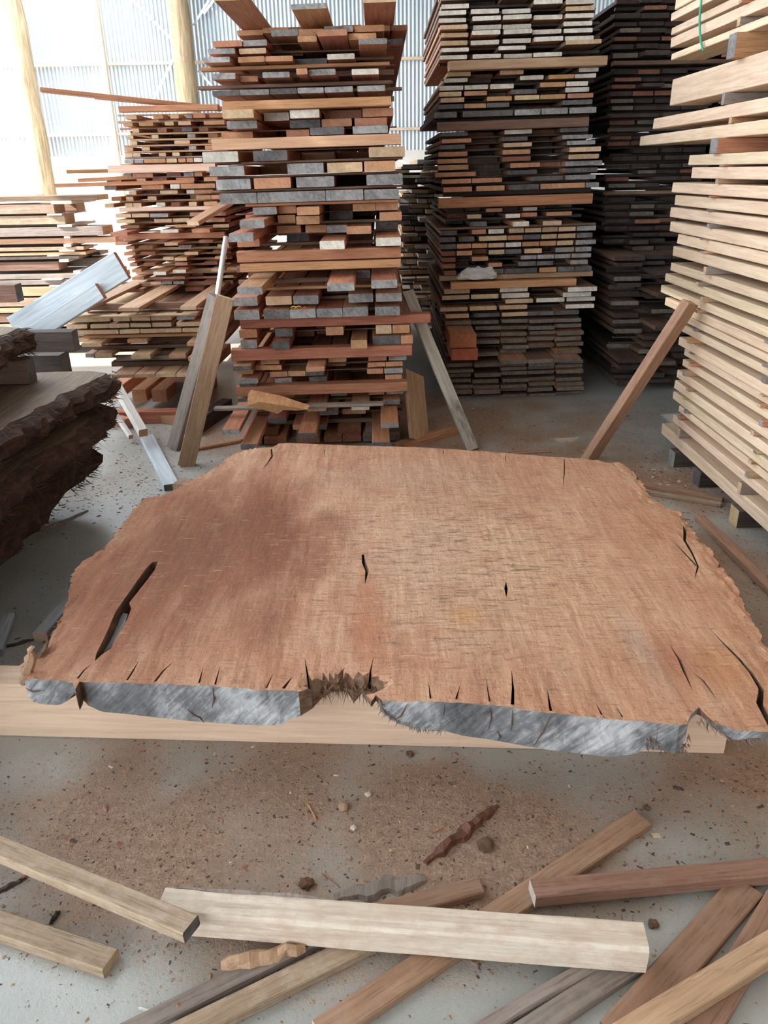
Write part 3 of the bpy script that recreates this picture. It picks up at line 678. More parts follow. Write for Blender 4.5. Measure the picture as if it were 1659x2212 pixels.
for i, (z0, z1, ye) in enumerate(zz):
    off = random.uniform(-0.012, 0.012)
    o = board('long_board', 0.2, ye-0.55, z1-z0, 'cream_timber', 'tan_end', Vector((XF+0.1+off, 0.55, z0)), Vector((0, 1, 0)), rings=6, wane=0.0015)
    nm = {n-1: 'thick bottom cream beam', 7: 'deep cream beam with tallest edge', 9: 'cream board jutting farthest left'}.get(i, 'long cream board with edge facing left')
    tag(o, '%s, %s layer down, cream stack at right' % (nm, nth(i+1)), 'board', 'boards in the cream stack')
    o = board('long_board', 0.3, ye-0.65, (z1-z0)*0.97, 'cream_timber', 'tan_end', Vector((XF+0.40, 0.55, z0)), Vector((0, 1, 0)))
    tag(o, 'wide cream board behind the edge board, %s layer down, cream stack' % nth(i+1), 'board', 'inner boards in the cream stack')
    nz = zz[i+1][1] if i+1 < n else 0.0
    g = z0-nz
    if g > 0.004:
        for k, yy in enumerate((4.22, 3.35, 2.6)):
            yy += random.uniform(-0.06, 0.06)
            if yy > min(ye, zz[i+1][2] if i+1 < n else 9)-0.06: yy -= 0.35
            big = g > 0.06
            xo = XF-0.012-random.uniform(0, 0.02) - (0.02 if big else 0)
            o = board('spacer_block' if big else 'spacer_stick', 0.09 if big else 0.035, 0.6, g-0.001, ('dark_timber' if i == n-1 else 'orange_timber') if big else random.choice(['orange_timber', 'greybrown_timber', 'tan_timber']), 'tan_end' if random.random() < .6 else 'grey_end',
                      Vector((xo, yy, nz+0.0005)), Vector((1, 0, 0)))
            tag(o, '%s %s under the %s layer down of the cream stack' % (('far', 'middle', 'near')[k], 'thick spacer block' if big else 'thin spacer stick', nth(i+1)), 'stick', 'spacers in the cream stack')
mt, nt, b = nodes('green_strap'); b.inputs['Base Color'].default_value = (0.05, 0.35, 0.22, 1); b.inputs['Roughness'].default_value = 0.5
pts = [on_x(x, y, XF-0.02) for x, y in ((1517, -60), (1516, -10), (1513, 20), (1511, 45), (1512, 70), (1514, 90), (1519, 110))]
tag(tube('green_strap', pts, 0.006, ['green_strap'], seg=6), 'green strapping band hanging loose from the top of the cream stack', 'strap')

# ---- crosswise pile far left
rng = random.Random(3)
z = 0.05; lay = 0; allb = []
while z < 1.42:
    th = rng.choice((0.03, 0.045, 0.05, 0.08)); allb.append((z, th)); z += th+rng.uniform(0.005, 0.03)
for i, (z, th) in enumerate(allb):
    lay = len(allb)-i
    for k in range(2):
        x1 = -2.55+rng.uniform(-0.55, 0.25)-k*rng.uniform(0, 0.5); x0 = -6.6+rng.uniform(-0.3, 1.0)
        if k == 1: x0, x1 = x1-rng.uniform(0.5, 1.4)-0.5, x1
        yy = 7.75+k*0.36+rng.uniform(-0.03, 0.02)
        o = board('piled_plank', rng.uniform(0.22, 0.32), x1-x0, th, rng.choice(['greybrown_timber', 'brown_timber', 'dark_timber', 'weathered_timber', 'tan_timber']), 'tan_end',
                  Vector((x0, yy, z)), Vector((1, 0, rng.uniform(-0.0008, 0.0008))), rings=3, wane=0.003)
        tag(o, '%s crosswise plank, %s layer down of the sunlit pile far left' % (('front', 'rear')[k], nth(lay)), 'plank', 'planks in the sunlit pile')
    if i+1 < len(allb):
        g = allb[i+1][0]-z-th
        if g > 0.006:
            for kk, xx in enumerate((-3.0, -4.2)):
                o = board('spacer_stick', rng.uniform(0.05, 0.2), 0.66, g-0.001, 'white_timber', 'pale_end', Vector((xx+rng.uniform(-0.15, 0.15), 7.58, z+th+0.0005)), Vector((0, 1, 0)))
                tag(o, '%s spacer over the %s layer down of the sunlit pile far left' % (('right', 'left')[kk], nth(lay)), 'stick', 'spacers in the sunlit pile')

# ================================================================ HERO SLAB
ZT, ZU = 0.32, 0.205
FRONT = [(50,1461),(60,1465),(100,1467),(140,1472),(158,1474),(163,1492),(172,1474),(220,1476),(300,1478),(450,1483),(560,1490),(620,1491),(645,1494),(672,1488),(690,1478),(715,1468),
         (742,1464),(762,1476),(780,1474),(790,1497),(802,1514),(812,1500),(826,1512),(870,1515),(960,1517),(1050,1523),(1107,1530),(1190,1542),(1300,1552),(1400,1558),(1468,1567),
         (1486,1562),(1490,1547),(1500,1534),(1510,1526),(1524,1540),(1544,1560),(1580,1574),(1640,1580),(1700,1578)]
RIGHT = [(1722,1560),(1712,1480),(1690,1430),(1659,1392),(1632,1342),(1622,1325),(1604,1290),(1590,1262),(1574,1240),(1545,1200),(1534,1176),(1518,1165),(1490,1130),(1472,1102),(1440,1090),(1418,1078),
         (1400,1060),(1385,1035),(1366,1012),(1342,996)]
FAR = [(1300,993),(1200,987),(1050,975),(900,966),(750,962),(602,956)]
LEFT = [(590,962),(540,965),(515,976),(488,985),(470,1002),(440,1020),(410,1035),(385,1050),(365,1062),(340,1066),(315,1074),(296,1085),(280,1106),(266,1125),(246,1150),(236,1166),(212,1187),(200,1194),(175,1210),(160,1225),
        (151,1250),(146,1275),(143,1297),(128,1332),(104,1377),(84,1412),(60,1448)]
rs = random.Random(11)
def dense(pts, step, amp, seed):
    out = []
    P3 = [on_z(x, y, ZT) for x, y in pts]
    for a_, b_ in zip(P3[:-1], P3[1:]):
        L = (b_-a_).length; k = max(1, int(L/step))
        for i in range(k):
            q = a_.lerp(b_, i/k)
            if i: 
                nn_ = Vector((b_.y-a_.y, -(b_.x-a_.x), 0)).normalized()
                q = q + nn_*amp*(noise.noise(q*45)+0.6*noise.noise(q*130))
            out.append(q)
    return out
front = dense(FRONT + RIGHT[:1], 0.012, 0.0015, 1); right = dense(RIGHT + FAR[:1], 0.012, 0.009, 2)
far = dense(FAR + LEFT[:1], 0.02, 0.002, 3); left = dense(LEFT + FRONT[:1], 0.012, 0.008, 4)
outline = front + right + far + left
nfront = len(front)
def strip(pts):   # crack polygon from (px, py, width px) points, pointed at both ends
    c = [on_z(x, y, ZT) for x, y, w in pts]
    L, R_ = [], []
    for i, (x, y, w) in enumerate(pts):
        d = (c[min(i+1, len(c)-1)]-c[max(i-1, 0)]).normalized(); nn_ = Vector((-d.y, d.x, 0))
        hw = w*0.5*0.0013
        if w == 0: L.append(c[i]); continue
        L.append(c[i]+nn_*hw); R_.append(c[i]-nn_*hw)
    return L + R_[::-1]
HOLE = [(341,1213),(334,1232),(312,1262),(296,1283),(279,1303),(284,1314),(276,1337),(265,1357),(247,1385),(240,1401),(220,1415),(205,1429),
        (208,1413),(222,1385),(236,1355),(251,1320),(272,1290),(296,1256),(316,1228),(330,1214)]
cracks = [[on_z(x, y, ZT) for x, y in HOLE]]
for pts in [
    [(1107,1524,7), (1108,1490,5), (1105,1448,0)], [(1190,1537,6), (1186,1515,4), (1182,1488,0)], [(275,1472,4), (288,1450,4), (300,1428,0)], [(335,1474,5), (352,1452,4), (377,1428,0)],
    [(430,1478,4), (440,1438,0)], [(465,1480,4), (476,1436,0)], [(575,1485,4), (592,1452,0)], [(612,1486,7), (634,1458,0)], [(668,1482,5), (664,1455,4), (658,1420,0)],
    [(797,1468,7), (800,1452,4), (806,1420,0)], [(1219,992,3), (1219,1020,4), (1216,1058,0)],
    [(1476,1130,0), (1480,1145,9), (1479,1165,8), (1494,1190,6), (1508,1222,5), (1500,1252,0)], [(1452,1165,0), (1480,1195,5), (1505,1222,4)],
    [(1668,1566,14), (1641,1518,13), (1645,1488,11), (1622,1452,8), (1598,1425,6), (1565,1392,4), (1530,1355,0)],
    [(1446,1392,0), (1468,1425,6), (1478,1450,6), (1497,1492,0)], [(1494,1448,0), (1520,1470,4), (1552,1512,0)], [(1093,1256,0), (1093,1272,9), (1094,1291,0)],
    [(586,968,5), (588,985,6), (576,1003,4), (566,1014,0)], [(168,1466,5), (182,1448,4), (200,1434,0)], [(784,1198,6), (786,1215,11), (793,1232,10), (788,1262,0)],
    [(1058,1518,4), (1048,1460,0)], [(985,1512,4), (995,1478,0)], [(930,1510,4), (925,1470,0)], [(1300,1545,4), (1285,1515,0)], [(1345,1548,4), (1330,1525,0)], [(745,1440,0), (730,1465,5), (728,1462,4)],
    [(1092,966+18,3), (1092,1000,0)], [(700,972,3), (703,990,0)], [(958,974,3), (957,985,0)]]:
    cracks.append(strip(pts))
def inside(X, Y, poly):
    r = np.zeros(X.shape, bool); n_ = len(poly)
    px_ = np.array([p.x for p in poly]); py_ = np.array([p.y for p in poly])
    j = n_-1
    for i in range(n_):
        c = ((py_[i] > Y) != (py_[j] > Y)) & (X < (px_[j]-px_[i])*(Y-py_[i])/(py_[j]-py_[i]+1e-12)+px_[i])
        r ^= c; j = i
    return r
ox = np.array([p.x for p in outline]); oy = np.array([p.y for p in outline])
pts2 = [Vector((p.x, p.y)) for p in outline]; edges = [(i, (i+1) % len(outline)) for i in range(len(outline))]
for poly in cracks:
    s0 = len(pts2); pts2 += [Vector((p.x, p.y)) for p in poly]
    edges += [(s0+i, s0+(i+1) % len(poly)) for i in range(len(poly))]
gx, gy = np.meshgrid(np.arange(ox.min(), ox.max(), 0.014), np.arange(oy.min(), oy.max(), 0.014))
nr = np.random.default_rng(5)
gx = (gx + nr.uniform(-.004, .004, gx.shape)).ravel(); gy = (gy + nr.uniform(-.004, .004, gy.shape)).ravel()
ok = inside(gx, gy, outline)
gx, gy = gx[ok], gy[ok]
bx = np.concatenate([ox] + [np.array([p.x for p in c]) for c in cracks]); by = np.concatenate([oy] + [np.array([p.y for p in c]) for c in cracks])
dm = np.full(gx.shape, 9.0)
for i in range(len(bx)): dm = np.minimum(dm, (gx-bx[i])**2+(gy-by[i])**2)
ok = dm > 0.006**2
pts2 += [Vector((float(x), float(y))) for x, y in zip(gx[ok], gy[ok])]
cv_, ce_, cf_, *_rest = delaunay_2d_cdt(pts2, edges, [], 0, 1e-6)
cvx = np.array([v.x for v in cv_]); cvy = np.array([v.y for v in cv_])
tri = np.array(cf_)
mx, my = cvx[tri].mean(1), cvy[tri].mean(1)
keep = inside(mx, my, outline)
for c in cracks:
    cx_ = [p.x for p in c]; cy_ = [p.y for p in c]
    near = (mx > min(cx_)) & (mx < max(cx_)) & (my > min(cy_)) & (my < max(cy_)) & keep
    idx = np.nonzero(near)[0]
    if len(idx): keep[idx[inside(mx[idx], my[idx], c)]] = False
tri = tri[keep]
# consistent winding (up)
ar = (cvx[tri[:, 1]]-cvx[tri[:, 0]])*(cvy[tri[:, 2]]-cvy[tri[:, 0]])-(cvx[tri[:, 2]]-cvx[tri[:, 0]])*(cvy[tri[:, 1]]-cvy[tri[:, 0]])
tri[ar < 0] = tri[ar < 0][:, ::-1]
used = np.unique(tri); remap = -np.ones(len(cvx), int); remap[used] = np.arange(len(used)); tri = remap[tri]
vx, vy = cvx[used], cvy[used]
# distances to the rough left/right edges and to the front
side_pts = right + left
ds = np.full(vx.shape, 9.0)
for p in side_pts: ds = np.minimum(ds, (vx-p.x)**2+(vy-p.y)**2)
ds = np.sqrt(ds)
df = np.full(vx.shape, 9.0)
for p in front: df = np.minimum(df, (vx-p.x)**2+(vy-p.y)**2)
df = np.sqrt(df)
torn = on_z(745, 1475, ZT)
# underside profile seen on the front face
PROF = [(40,1505),(50,1525),(75,1531),(110,1526),(140,1512),(158,1494),(166,1505),(178,1524),(205,1537),(300,1547),(400,1558),(500,1564),(560,1566),(606,1565),(617,1556),(640,1548),(668,1540),(690,1530),(740,1524),(790,1516),(812,1520),(830,1542),
        (860,1562),(905,1577),(950,1578),(1000,1590),(1040,1594),(1100,1605),(1200,1621),(1330,1633),(1385,1628),(1400,1618),(1440,1620),(1482,1633),(1490,1604),(1500,1560),(1540,1575),(1590,1598),(1640,1588),(1720,1588)]
FX = [(on_z(x, y, ZT).x, on_z(x, y, ZT).y) for x, y in FRONT]
fpx = [x for x, y in FRONT]; pfx = [x for x, y in PROF]; pfy = [y for x, y in PROF]
PLAIN = [(50,1461),(158,1474),(300,1478),(450,1483),(620,1491),(870,1515),(1050,1523),(1190,1542),(1400,1558),(1468,1567),(1580,1574),(1700,1578)]
NOTCH = [(on_z(a_, 1490, ZT).x, on_z(b_, 1490, ZT).x) for a_, b_ in ((159, 171), (640, 824), (1487, 1500))]
wx, wz = [], []
for x in range(45, 1705, 8):
    yt = np.interp(x, [q[0] for q in PLAIN], [q[1] for q in PLAIN]); p = on_z(x, float(yt), ZT)
    q = on_y(x, float(np.interp(x, pfx, pfy)), p.y); wx.append(p.x); wz.append(q.z)
zfront = np.interp(vx, wx, wz)
w8 = np.clip(1-df/0.12, 0, 1)
nz = np.array([0.006*noise.noise(Vector((x*9, y*9, 3))) for x, y in zip(vx, vy)])
zb = ZU + (zfront-ZU)*w8 + np.abs(nz)*(1-w8) + np.clip(1-ds/0.10, 0, 1)*0.03
zb = np.minimum(zb, ZT-0.02)
rid = np.array([0.0016*noise.noise(Vector((x*55, y*6, 0))) + 0.0012*noise.noise(Vector((x*16, y*120, 5))) + 0.0045*noise.noise(Vector((x*2.2, y*1.6, 9))) for x, y in zip(vx, vy)])
edge_r = np.clip(1-ds/0.09, 0, 1)
ern = np.array([noise.noise(Vector((x*38, y*16, 2)))+0.7*noise.noise(Vector((x*80, y*40, 8))) for x, y in zip(vx, vy)])
rightside = vx > 0.2
zt = ZT + rid + edge_r*(-0.009+0.008*ern) * np.where(rightside, 1.2, 1.0)
dt = np.sqrt(((vx-torn.x)/0.13)**2+((vy-torn.y)/0.055)**2)
tz = np.clip(1-dt, 0, 1); zt += tz*(-0.06+0.045*ern)
# splintered front arris
zt += np.clip(1-df/0.03, 0, 1)*0.004*ern
nv = len(vx)
verts = [(float(vx[i]), float(vy[i]), float(zt[i])) for i in range(nv)] + [(float(vx[i]), float(vy[i]), float(zb[i])) for i in range(nv)]
faces = [tuple(int(q) for q in t_) for t_ in tri] + [tuple(int(q)+nv for q in t_[::-1]) for t_ in tri]
tzt = tz[tri].mean(1)
fm = [2 if q > 0.12 else 0 for q in tzt] + [2]*len(tri)
cnt = {}
for t_ in tri:
    for k in range(3):
        e = (int(t_[k]), int(t_[(k+1) % 3])); cnt[e] = 1
border = [e for e in cnt if (e[1], e[0]) not in cnt]
fset = {}
KR = 6
ringid = {}
for e in border:
    for v in e:
        if v in ringid: continue
        ids = [v]
        x, y = float(vx[v]), float(vy[v])
        isf = df[v] < 0.004
        for k in range(1, KR):
            f = k/KR; z = float(zt[v])*(1-f)+float(zb[v])*f
            if isf: a_ = 0.003; q = Vector((x*60, z*60, 1))
            else: a_ = 0.014; q = Vector((x*40, y*40, z*60))
            dx, dy = a_*noise.noise(q), a_*noise.noise(q+Vector((7, 3, 1)))
            if isf: dx *= 0.4
            ids.append(len(verts)); verts.append((x+dx, y+dy, z))
        ids.append(v+nv); ringid[v] = ids
for (a_, b_) in border:
    isf = df[a_] < 0.004 and df[b_] < 0.004
    A_, B_ = ringid[a_], ringid[b_]
    xm = float(vx[a_]+vx[b_])/2
    tornf = any(q0 < xm < q1 for q0, q1 in NOTCH)
    for k in range(KR):
        faces.append((A_[k], A_[k+1], B_[k+1], B_[k])); fm.append((2 if tornf else 1) if isf else 2)

mt, nt, b = nodes('slab_top')
cw = coords(nt, (1, 1, 1), False)
grain = noise_(nt, coords(nt, (1, 0.10, 1), False), 34, 6, 0.62, 0.8)
dash = noise_(nt, coords(nt, (0.16, 1, 1), False), 95, 4, 0.65)
dash2 = noise_(nt, coords(nt, (1, 0.22, 1), False), 70, 4, 0.7)
wide = noise_(nt, coords(nt, (1, 0.28, 1), False), 4.2, 5, 0.6, 0.6)
patch = noise_(nt, cw, 7.0, 7, 0.68, 0.4)
chipn = noise_(nt, cw, 120, 4, 0.7)
c = ramp(nt, grain, [(0.28, (0.27, 0.11, 0.055)), (0.5, (0.44, 0.205, 0.11)), (0.72, (0.58, 0.32, 0.19))])
c = mixc(nt, ramp(nt, wide, [(0.34, (0, 0, 0)), (0.72, (0.85, 0.85, 0.85))]), c, mixc(nt, grain, (0.46, 0.25, 0.145), (0.68, 0.435, 0.285)))
def blob(px, py, rx, ry, lo=0.4, hi=1.0):
    p = on_z(px, py, ZT)
    s = N(nt, 'ShaderNodeVectorMath', operation='SUBTRACT'); s.inputs[1].default_value = (p.x, p.y, 0)
    tc = N(nt, 'ShaderNodeTexCoord'); nt.links.new(tc.outputs['Object'], s.inputs[0])
    sc = N(nt, 'ShaderNodeVectorMath', operation='MULTIPLY'); sc.inputs[1].default_value = (1/rx, 1/ry, 0); nt.links.new(s.outputs[0], sc.inputs[0])
    ln = N(nt, 'ShaderNodeVectorMath', operation='LENGTH'); nt.links.new(sc.outputs[0], ln.inputs[0])
    v = math_(nt, 'ADD', ln.outputs['Value'], math_(nt, 'MULTIPLY', math_(nt, 'SUBTRACT', wide, 0.5), 1.3))
    return ramp(nt, v, [(lo, (1, 1, 1)), (hi, (0, 0, 0))])
# bare red-brown wood on the left, grey dusty weathering on the right half
c = mixc(nt, math_(nt, 'MULTIPLY', blob(450, 1180, 0.55, 0.85, 0.2, 1.35), 0.75), c, mixc(nt, grain, (0.15, 0.052, 0.024), (0.33, 0.135, 0.066)))
c = mixc(nt, math_(nt, 'MULTIPLY', blob(960, 1200, 0.42, 0.75, 0.2, 1.1), math_(nt, 'MULTIPLY', dash2, 1.0)), c, (0.54, 0.385, 0.265))
c = mixc(nt, math_(nt, 'MULTIPLY', blob(1180, 1230, 0.55, 0.85, 0.2, 1.25), 0.5), c, mixc(nt, grain, (0.48, 0.275, 0.16), (0.70, 0.465, 0.30)))
c = mixc(nt, math_(nt, 'MULTIPLY', blob(900, 1030, 0.6, 0.30, 0.2, 1.1), math_(nt, 'MULTIPLY', dash, 0.6)), c, (0.40, 0.29, 0.21))
c = mixc(nt, math_(nt, 'MULTIPLY', blob(1390, 1400, 0.06, 0.28, 0.2, 1.1), 0.45), c, (0.45, 0.37, 0.30))
c = mixc(nt, math_(nt, 'MULTIPLY', blob(1470, 1440, 0.12, 0.22, 0.2, 1.1), 0.55), c, (0.34, 0.13, 0.06))
c = mixc(nt, math_(nt, 'MULTIPLY', blob(800, 1350, 0.08, 0.35, 0.2, 1.1), 0.5), c, (0.44, 0.185, 0.09))
c = mixc(nt, math_(nt, 'MULTIPLY', blob(1560, 1430, 0.10, 0.16, 0.2, 1.1), 0.5), c, (0.46, 0.20, 0.07))
c = mixc(nt, ramp(nt, patch, [(0.50, (0, 0, 0)), (0.68, (0.5, 0.5, 0.5))]), c, (0.40, 0.165, 0.08))
c = mixc(nt, ramp(nt, patch, [(0.30, (0.45, 0.45, 0.45)), (0.44, (0, 0, 0))]), c, (0.54, 0.38, 0.25))
c = mixc(nt, ramp(nt, chipn, [(0.32, (0.6, 0.6, 0.6)), (0.42, (0, 0, 0))]), c, (0.16, 0.07, 0.035))
mid = blob(980, 1180, 0.75, 0.95, 0.3, 1.2)
dk = math_(nt, 'MULTIPLY', mid, ramp(nt, dash, [(0.38, (0.75, 0.75, 0.75)), (0.47, (0, 0, 0))]))
c = mixc(nt, dk, c, (0.20, 0.115, 0.072))
lt = math_(nt, 'MULTIPLY', mid, ramp(nt, dash, [(0.56, (0, 0, 0)), (0.68, (0.6, 0.6, 0.6))]))
c = mixc(nt, lt, c, (0.68, 0.48, 0.325))
# bare sanded wood at left keeps a deeper red-brown, torn red wood along the heart line
c = mixc(nt, math_(nt, 'MULTIPLY', blob(400, 1180, 0.62, 0.95, 0.45, 1.3), 0.9), c, (0.68, 0.50, 0.38), 'MULTIPLY')
c = mixc(nt, math_(nt, 'MULTIPLY', blob(520, 1090, 0.32, 0.45, 0.2, 1.2), 0.12), c, (0.70, 0.55, 0.44), 'MULTIPLY')
c = mixc(nt, math_(nt, 'MULTIPLY', blob(795, 1330, 0.075, 0.42, 0.1, 1.2), math_(nt, 'MULTIPLY', patch, 1.3), True), c, (0.42, 0.155, 0.075))
c = mixc(nt, math_(nt, 'MULTIPLY', blob(1455, 1410, 0.07, 0.20, 0.2, 1.1), math_(nt, 'MULTIPLY', grain, 1.2), True), c, (0.34, 0.125, 0.065))
c = mixc(nt, math_(nt, 'MULTIPLY', blob(1010, 1330, 0.07, 0.07, 0.2, 1.1), 0.5), c, (0.52, 0.25, 0.08))
c = mixc(nt, math_(nt, 'MULTIPLY', blob(1330, 1150, 0.05, 0.45, 0.1, 1.2), 0.45), c, (0.44, 0.20, 0.11))
# saw-torn dashes
c = mixc(nt, ramp(nt, dash, [(0.33, (0.5, 0.5, 0.5)), (0.42, (0, 0, 0))]), c, (0.19, 0.105, 0.065))
c = mixc(nt, ramp(nt, dash2, [(0.30, (0.4, 0.4, 0.4)), (0.40, (0, 0, 0))]), c, (0.22, 0.12, 0.07))
c = mixc(nt, ramp(nt, dash, [(0.60, (0, 0, 0)), (0.72, (0.4, 0.4, 0.4))]), c, (0.66, 0.48, 0.34))
nt.links.new(c, b.inputs['Base Color']); b.inputs['Roughness'].default_value = 0.78
bump(nt, b, math_(nt, 'ADD', math_(nt, 'MULTIPLY', dash, 0.8), math_(nt, 'ADD', math_(nt, 'MULTIPLY', dash2, 0.7), math_(nt, 'ADD', math_(nt, 'MULTIPLY', patch, 1.6), math_(nt, 'ADD', math_(nt, 'MULTIPLY', chipn, 0.5), math_(nt, 'MULTIPLY', wide, 0.8))))), 0.75, 0.008)
mt, nt, b = nodes('rough_bark')
n1 = noise_(nt, coords(nt, (1, 0.35, 1.6), False), 40, 6, 0.7, 0.5)
nt.links.new(ramp(nt, n1, [(0.3, (0.055, 0.030, 0.018)), (0.6, (0.20, 0.105, 0.058)), (0.8, (0.36, 0.21, 0.12))]), b.inputs['Base Color']); b.inputs['Roughness'].default_value = 0.9
bump(nt, b, n1, 0.8, 0.012)
# weathered grey end face of the slab
mt, nt, b = nodes('slab_face')
sl = noise_(nt, coords(nt, (1, 0.4, 0.16), False, (0, -0.75, 0)), 70, 8, 0.7, 0.6)
bg_ = noise_(nt, coords(nt, (1, 1, 0.8), False), 4.0, 5, 0.65)
f = math_(nt, 'ADD', math_(nt, 'MULTIPLY', sl, 0.42), math_(nt, 'MULTIPLY', bg_, 0.72))
c = ramp(nt, f, [(0.43, (0.055, 0.055, 0.057)), (0.56, (0.165, 0.168, 0.173)), (0.70, (0.50, 0.505, 0.512))])
nt.links.new(c, b.inputs['Base Color']); b.inputs['Roughness'].default_value = 0.7
bump(nt, b, sl, 0.6, 0.006)
slab = bpy.data.objects.new('live_edge_slab', None); C.objects.link(slab)
body = mesh_obj('slab_body', verts, faces, ['slab_top', 'slab_face', 'rough_bark'], slab, fm)
tag(slab, 'huge rough-sawn live-edge timber slab lying on a pale bearer in the foreground', 'timber slab')
# frayed fibres along the torn front and rough sides (child of slab)
def spikes(name, spec, mats, parent, seed):
    r = random.Random(seed); V, F, M = [], [], []
    for (pos, d, ln, wd, mi) in spec:
        s = Vector((r.uniform(-1, 1), r.uniform(-1, 1), r.uniform(-1, 1)))
        u = d.cross(s).normalized(); v = d.cross(u).normalized(); k = len(V)
        mid = pos + d*ln*0.5 + u*r.uniform(-.15, .15)*ln
        V += [pos+u*wd, pos-u*wd*.5+v*wd*.8, pos-u*wd*.5-v*wd*.8, mid+u*wd*.7, mid-u*wd*.35+v*wd*.5, mid-u*wd*.35-v*wd*.5, pos+d*ln+v*r.uniform(-.15, .15)*ln]
        F += [(k, k+1, k+4, k+3), (k+1, k+2, k+5, k+4), (k+2, k, k+3, k+5), (k+3, k+4, k+6), (k+4, k+5, k+6), (k+5, k+3, k+6), (k+2, k+1, k)]
        M += [mi]*7
    o = mesh_obj(name, V, F, mats, parent, M); o['kind'] = 'stuff'; return o
mt, nt, b = nodes('fibre'); 
n1 = noise_(nt, coords(nt, (1, 1, 1), False), 60, 3)
nt.links.new(ramp(nt, n1, [(0.3, (0.07, 0.030, 0.015)), (0.7, (0.26, 0.13, 0.068))]), b.inputs['Base Color']); b.inputs['Roughness'].default_value = 0.9
mt, nt, b = nodes('grey_fibre'); b.inputs['Base Color'].default_value = (0.20, 0.18, 0.165, 1); b.inputs['Roughness'].default_value = 0.9
sp = []
for i in range(520):
    x = rs.uniform(650, 835); f_ = 1-abs((x-742)/90)
    p = on_z(x, rs.uniform(1478, 1500)-18*max(f_, 0), ZT-0.02-rs.uniform(0, 0.05))
    sp.append((p+Vector((0, 0.01, 0)), Vector((rs.uniform(-.7, .7), -1, rs.uniform(-.9, .25))).normalized(), rs.uniform(.02, .07), rs.uniform(.0007, .0026), 0 if rs.random() < .75 else 1))
for i in range(260):
    x = rs.uniform(815, 960); p = on_y(x, float(np.interp(x, pfx, pfy))-rs.uniform(0, 12), on_z(x, 1515, ZT).y)
    sp.append((p+Vector((0, 0.006, 0)), Vector((rs.uniform(-.7, .7), -.6, rs.uniform(-1, 0))).normalized(), rs.uniform(.008, .025), rs.uniform(.001, .002), 1))
for i in range(200):
    x = rs.uniform(1395, 1490); p = on_y(x, float(np.interp(x, pfx, pfy))-rs.uniform(0, 25), on_z(x, 1562, ZT).y)
    sp.append((p+Vector((0, 0.006, 0)), Vector((rs.uniform(-.7, .7), -.6, rs.uniform(-1, .1))).normalized(), rs.uniform(.008, .022), rs.uniform(.001, .002), rs.choice((0, 1))))
for i in range(120):
    x = rs.uniform(1505, 1650); p = on_y(x, float(np.interp(x, pfx, pfy))-rs.uniform(0, 18), on_z(x, 1570, ZT).y)
    sp.append((p+Vector((0, 0.006, 0)), Vector((rs.uniform(-.3, 1), -.5, rs.uniform(-1, .1))).normalized(), rs.uniform(.01, .04), rs.uniform(.001, .0025), rs.choice((0, 1, 1))))
for i in range(700):
    src, off = (left, -1) if rs.random() < 0.6 else (right, 1)
    p = rs.choice(src)
    sp.append((Vector((p.x-off*.012, p.y, ZT-.01-rs.uniform(0, .09))), Vector((off, rs.uniform(-1, 1), rs.uniform(-.6, .25))).normalized(), rs.uniform(.01, .035), rs.uniform(.0012, .004), 0))
spikes('frayed_fibres', sp, ['fibre', 'grey_fibre'], slab, 1)
# loose bark splinter standing at the front left corner
def shard(name, a, b_, w, t, mat, parent=None, seed=0, up=Vector((0, 0, 1)), seg=9, taper=0.15):
    r = random.Random(seed); a, b_ = Vector(a), Vector(b_)
    d = (b_-a); L = d.length; d.normalize(); x = d.cross(up).normalized(); z = x.cross(d)
    V, F = [], []
    for i in range(seg+1):
        f = i/seg; k = (taper + (1-taper)*math.sin(math.pi*min(1, max(0, f*0.92+0.06)))**0.6)
        lft, rgt = w*k*(0.5+r.uniform(-.2, .2)), w*k*(0.5+r.uniform(-.2, .2)); hh = t*k*(1+r.uniform(-.35, .35))
        c = a + d*(L*f) + x*(w*0.2*noise.noise(Vector((seed, f*5, 0)))*(0 if i in (0, seg) else 1))
        V += [c-x*lft, c+x*rgt, c+x*rgt*.7+z*hh*.9, c-x*lft*.2+z*hh*1.1, c-x*lft*.8+z*hh*.6]
    for i in range(seg):
        for k in range(5):
            F.append((i*5+k, (i+1)*5+k, (i+1)*5+(k+1) % 5, i*5+(k+1) % 5))
    F.append((0, 1, 2, 3, 4)); F.append(tuple(seg*5+k for k in (4, 3, 2, 1, 0)))
    return mesh_obj(name, V, F, [mat], parent)
shard('bark_splinter', on_z(48, 1478, 0.26), on_z(72, 1395, 0.40), 0.035, 0.012, 'tan_timber', slab, 3, Vector((0.2, -1, 0.3)))
shard('bark_splinter', on_z(62, 1475, 0.27), on_z(105, 1385, 0.33), 0.03, 0.012, 'rough_bark', slab, 5, Vector((-0.4, -1, 0.3)))

# splits in the grey end face
for pts in [((405, 1531), (418, 1544), (432, 1549), (440, 1560)), ((1107, 1533), (1106, 1556), (1103, 1580)), ((1058, 1526), (1061, 1550), (1055, 1574)), ((1190, 1545), (1172, 1580), (1152, 1612)),
            ((1073, 1578), (1080, 1590), (1074, 1600)), ((56, 1486), (72, 1494), (90, 1491)), ((460, 1486), (462, 1510), (458, 1530)), ((575, 1493), (577, 1512)), ((880, 1520), (866, 1546), (850, 1556)), ((960, 1522), (958, 1545)), ((1420, 1570), (1418, 1600))]:
    q = [on_y(x, y, float(np.interp(on_z(x, 1500, ZT).x, [a_[0] for a_ in FX if True], [a_[1] for a_ in FX]))) for x, y in pts]
    q = [v+Vector((0, -0.0015, 0)) for v in q]
    tube('end_split', q, [0.0006]+[0.0022]*(len(q)-2)+[0.0006], ['rough_bark'], slab, 6)
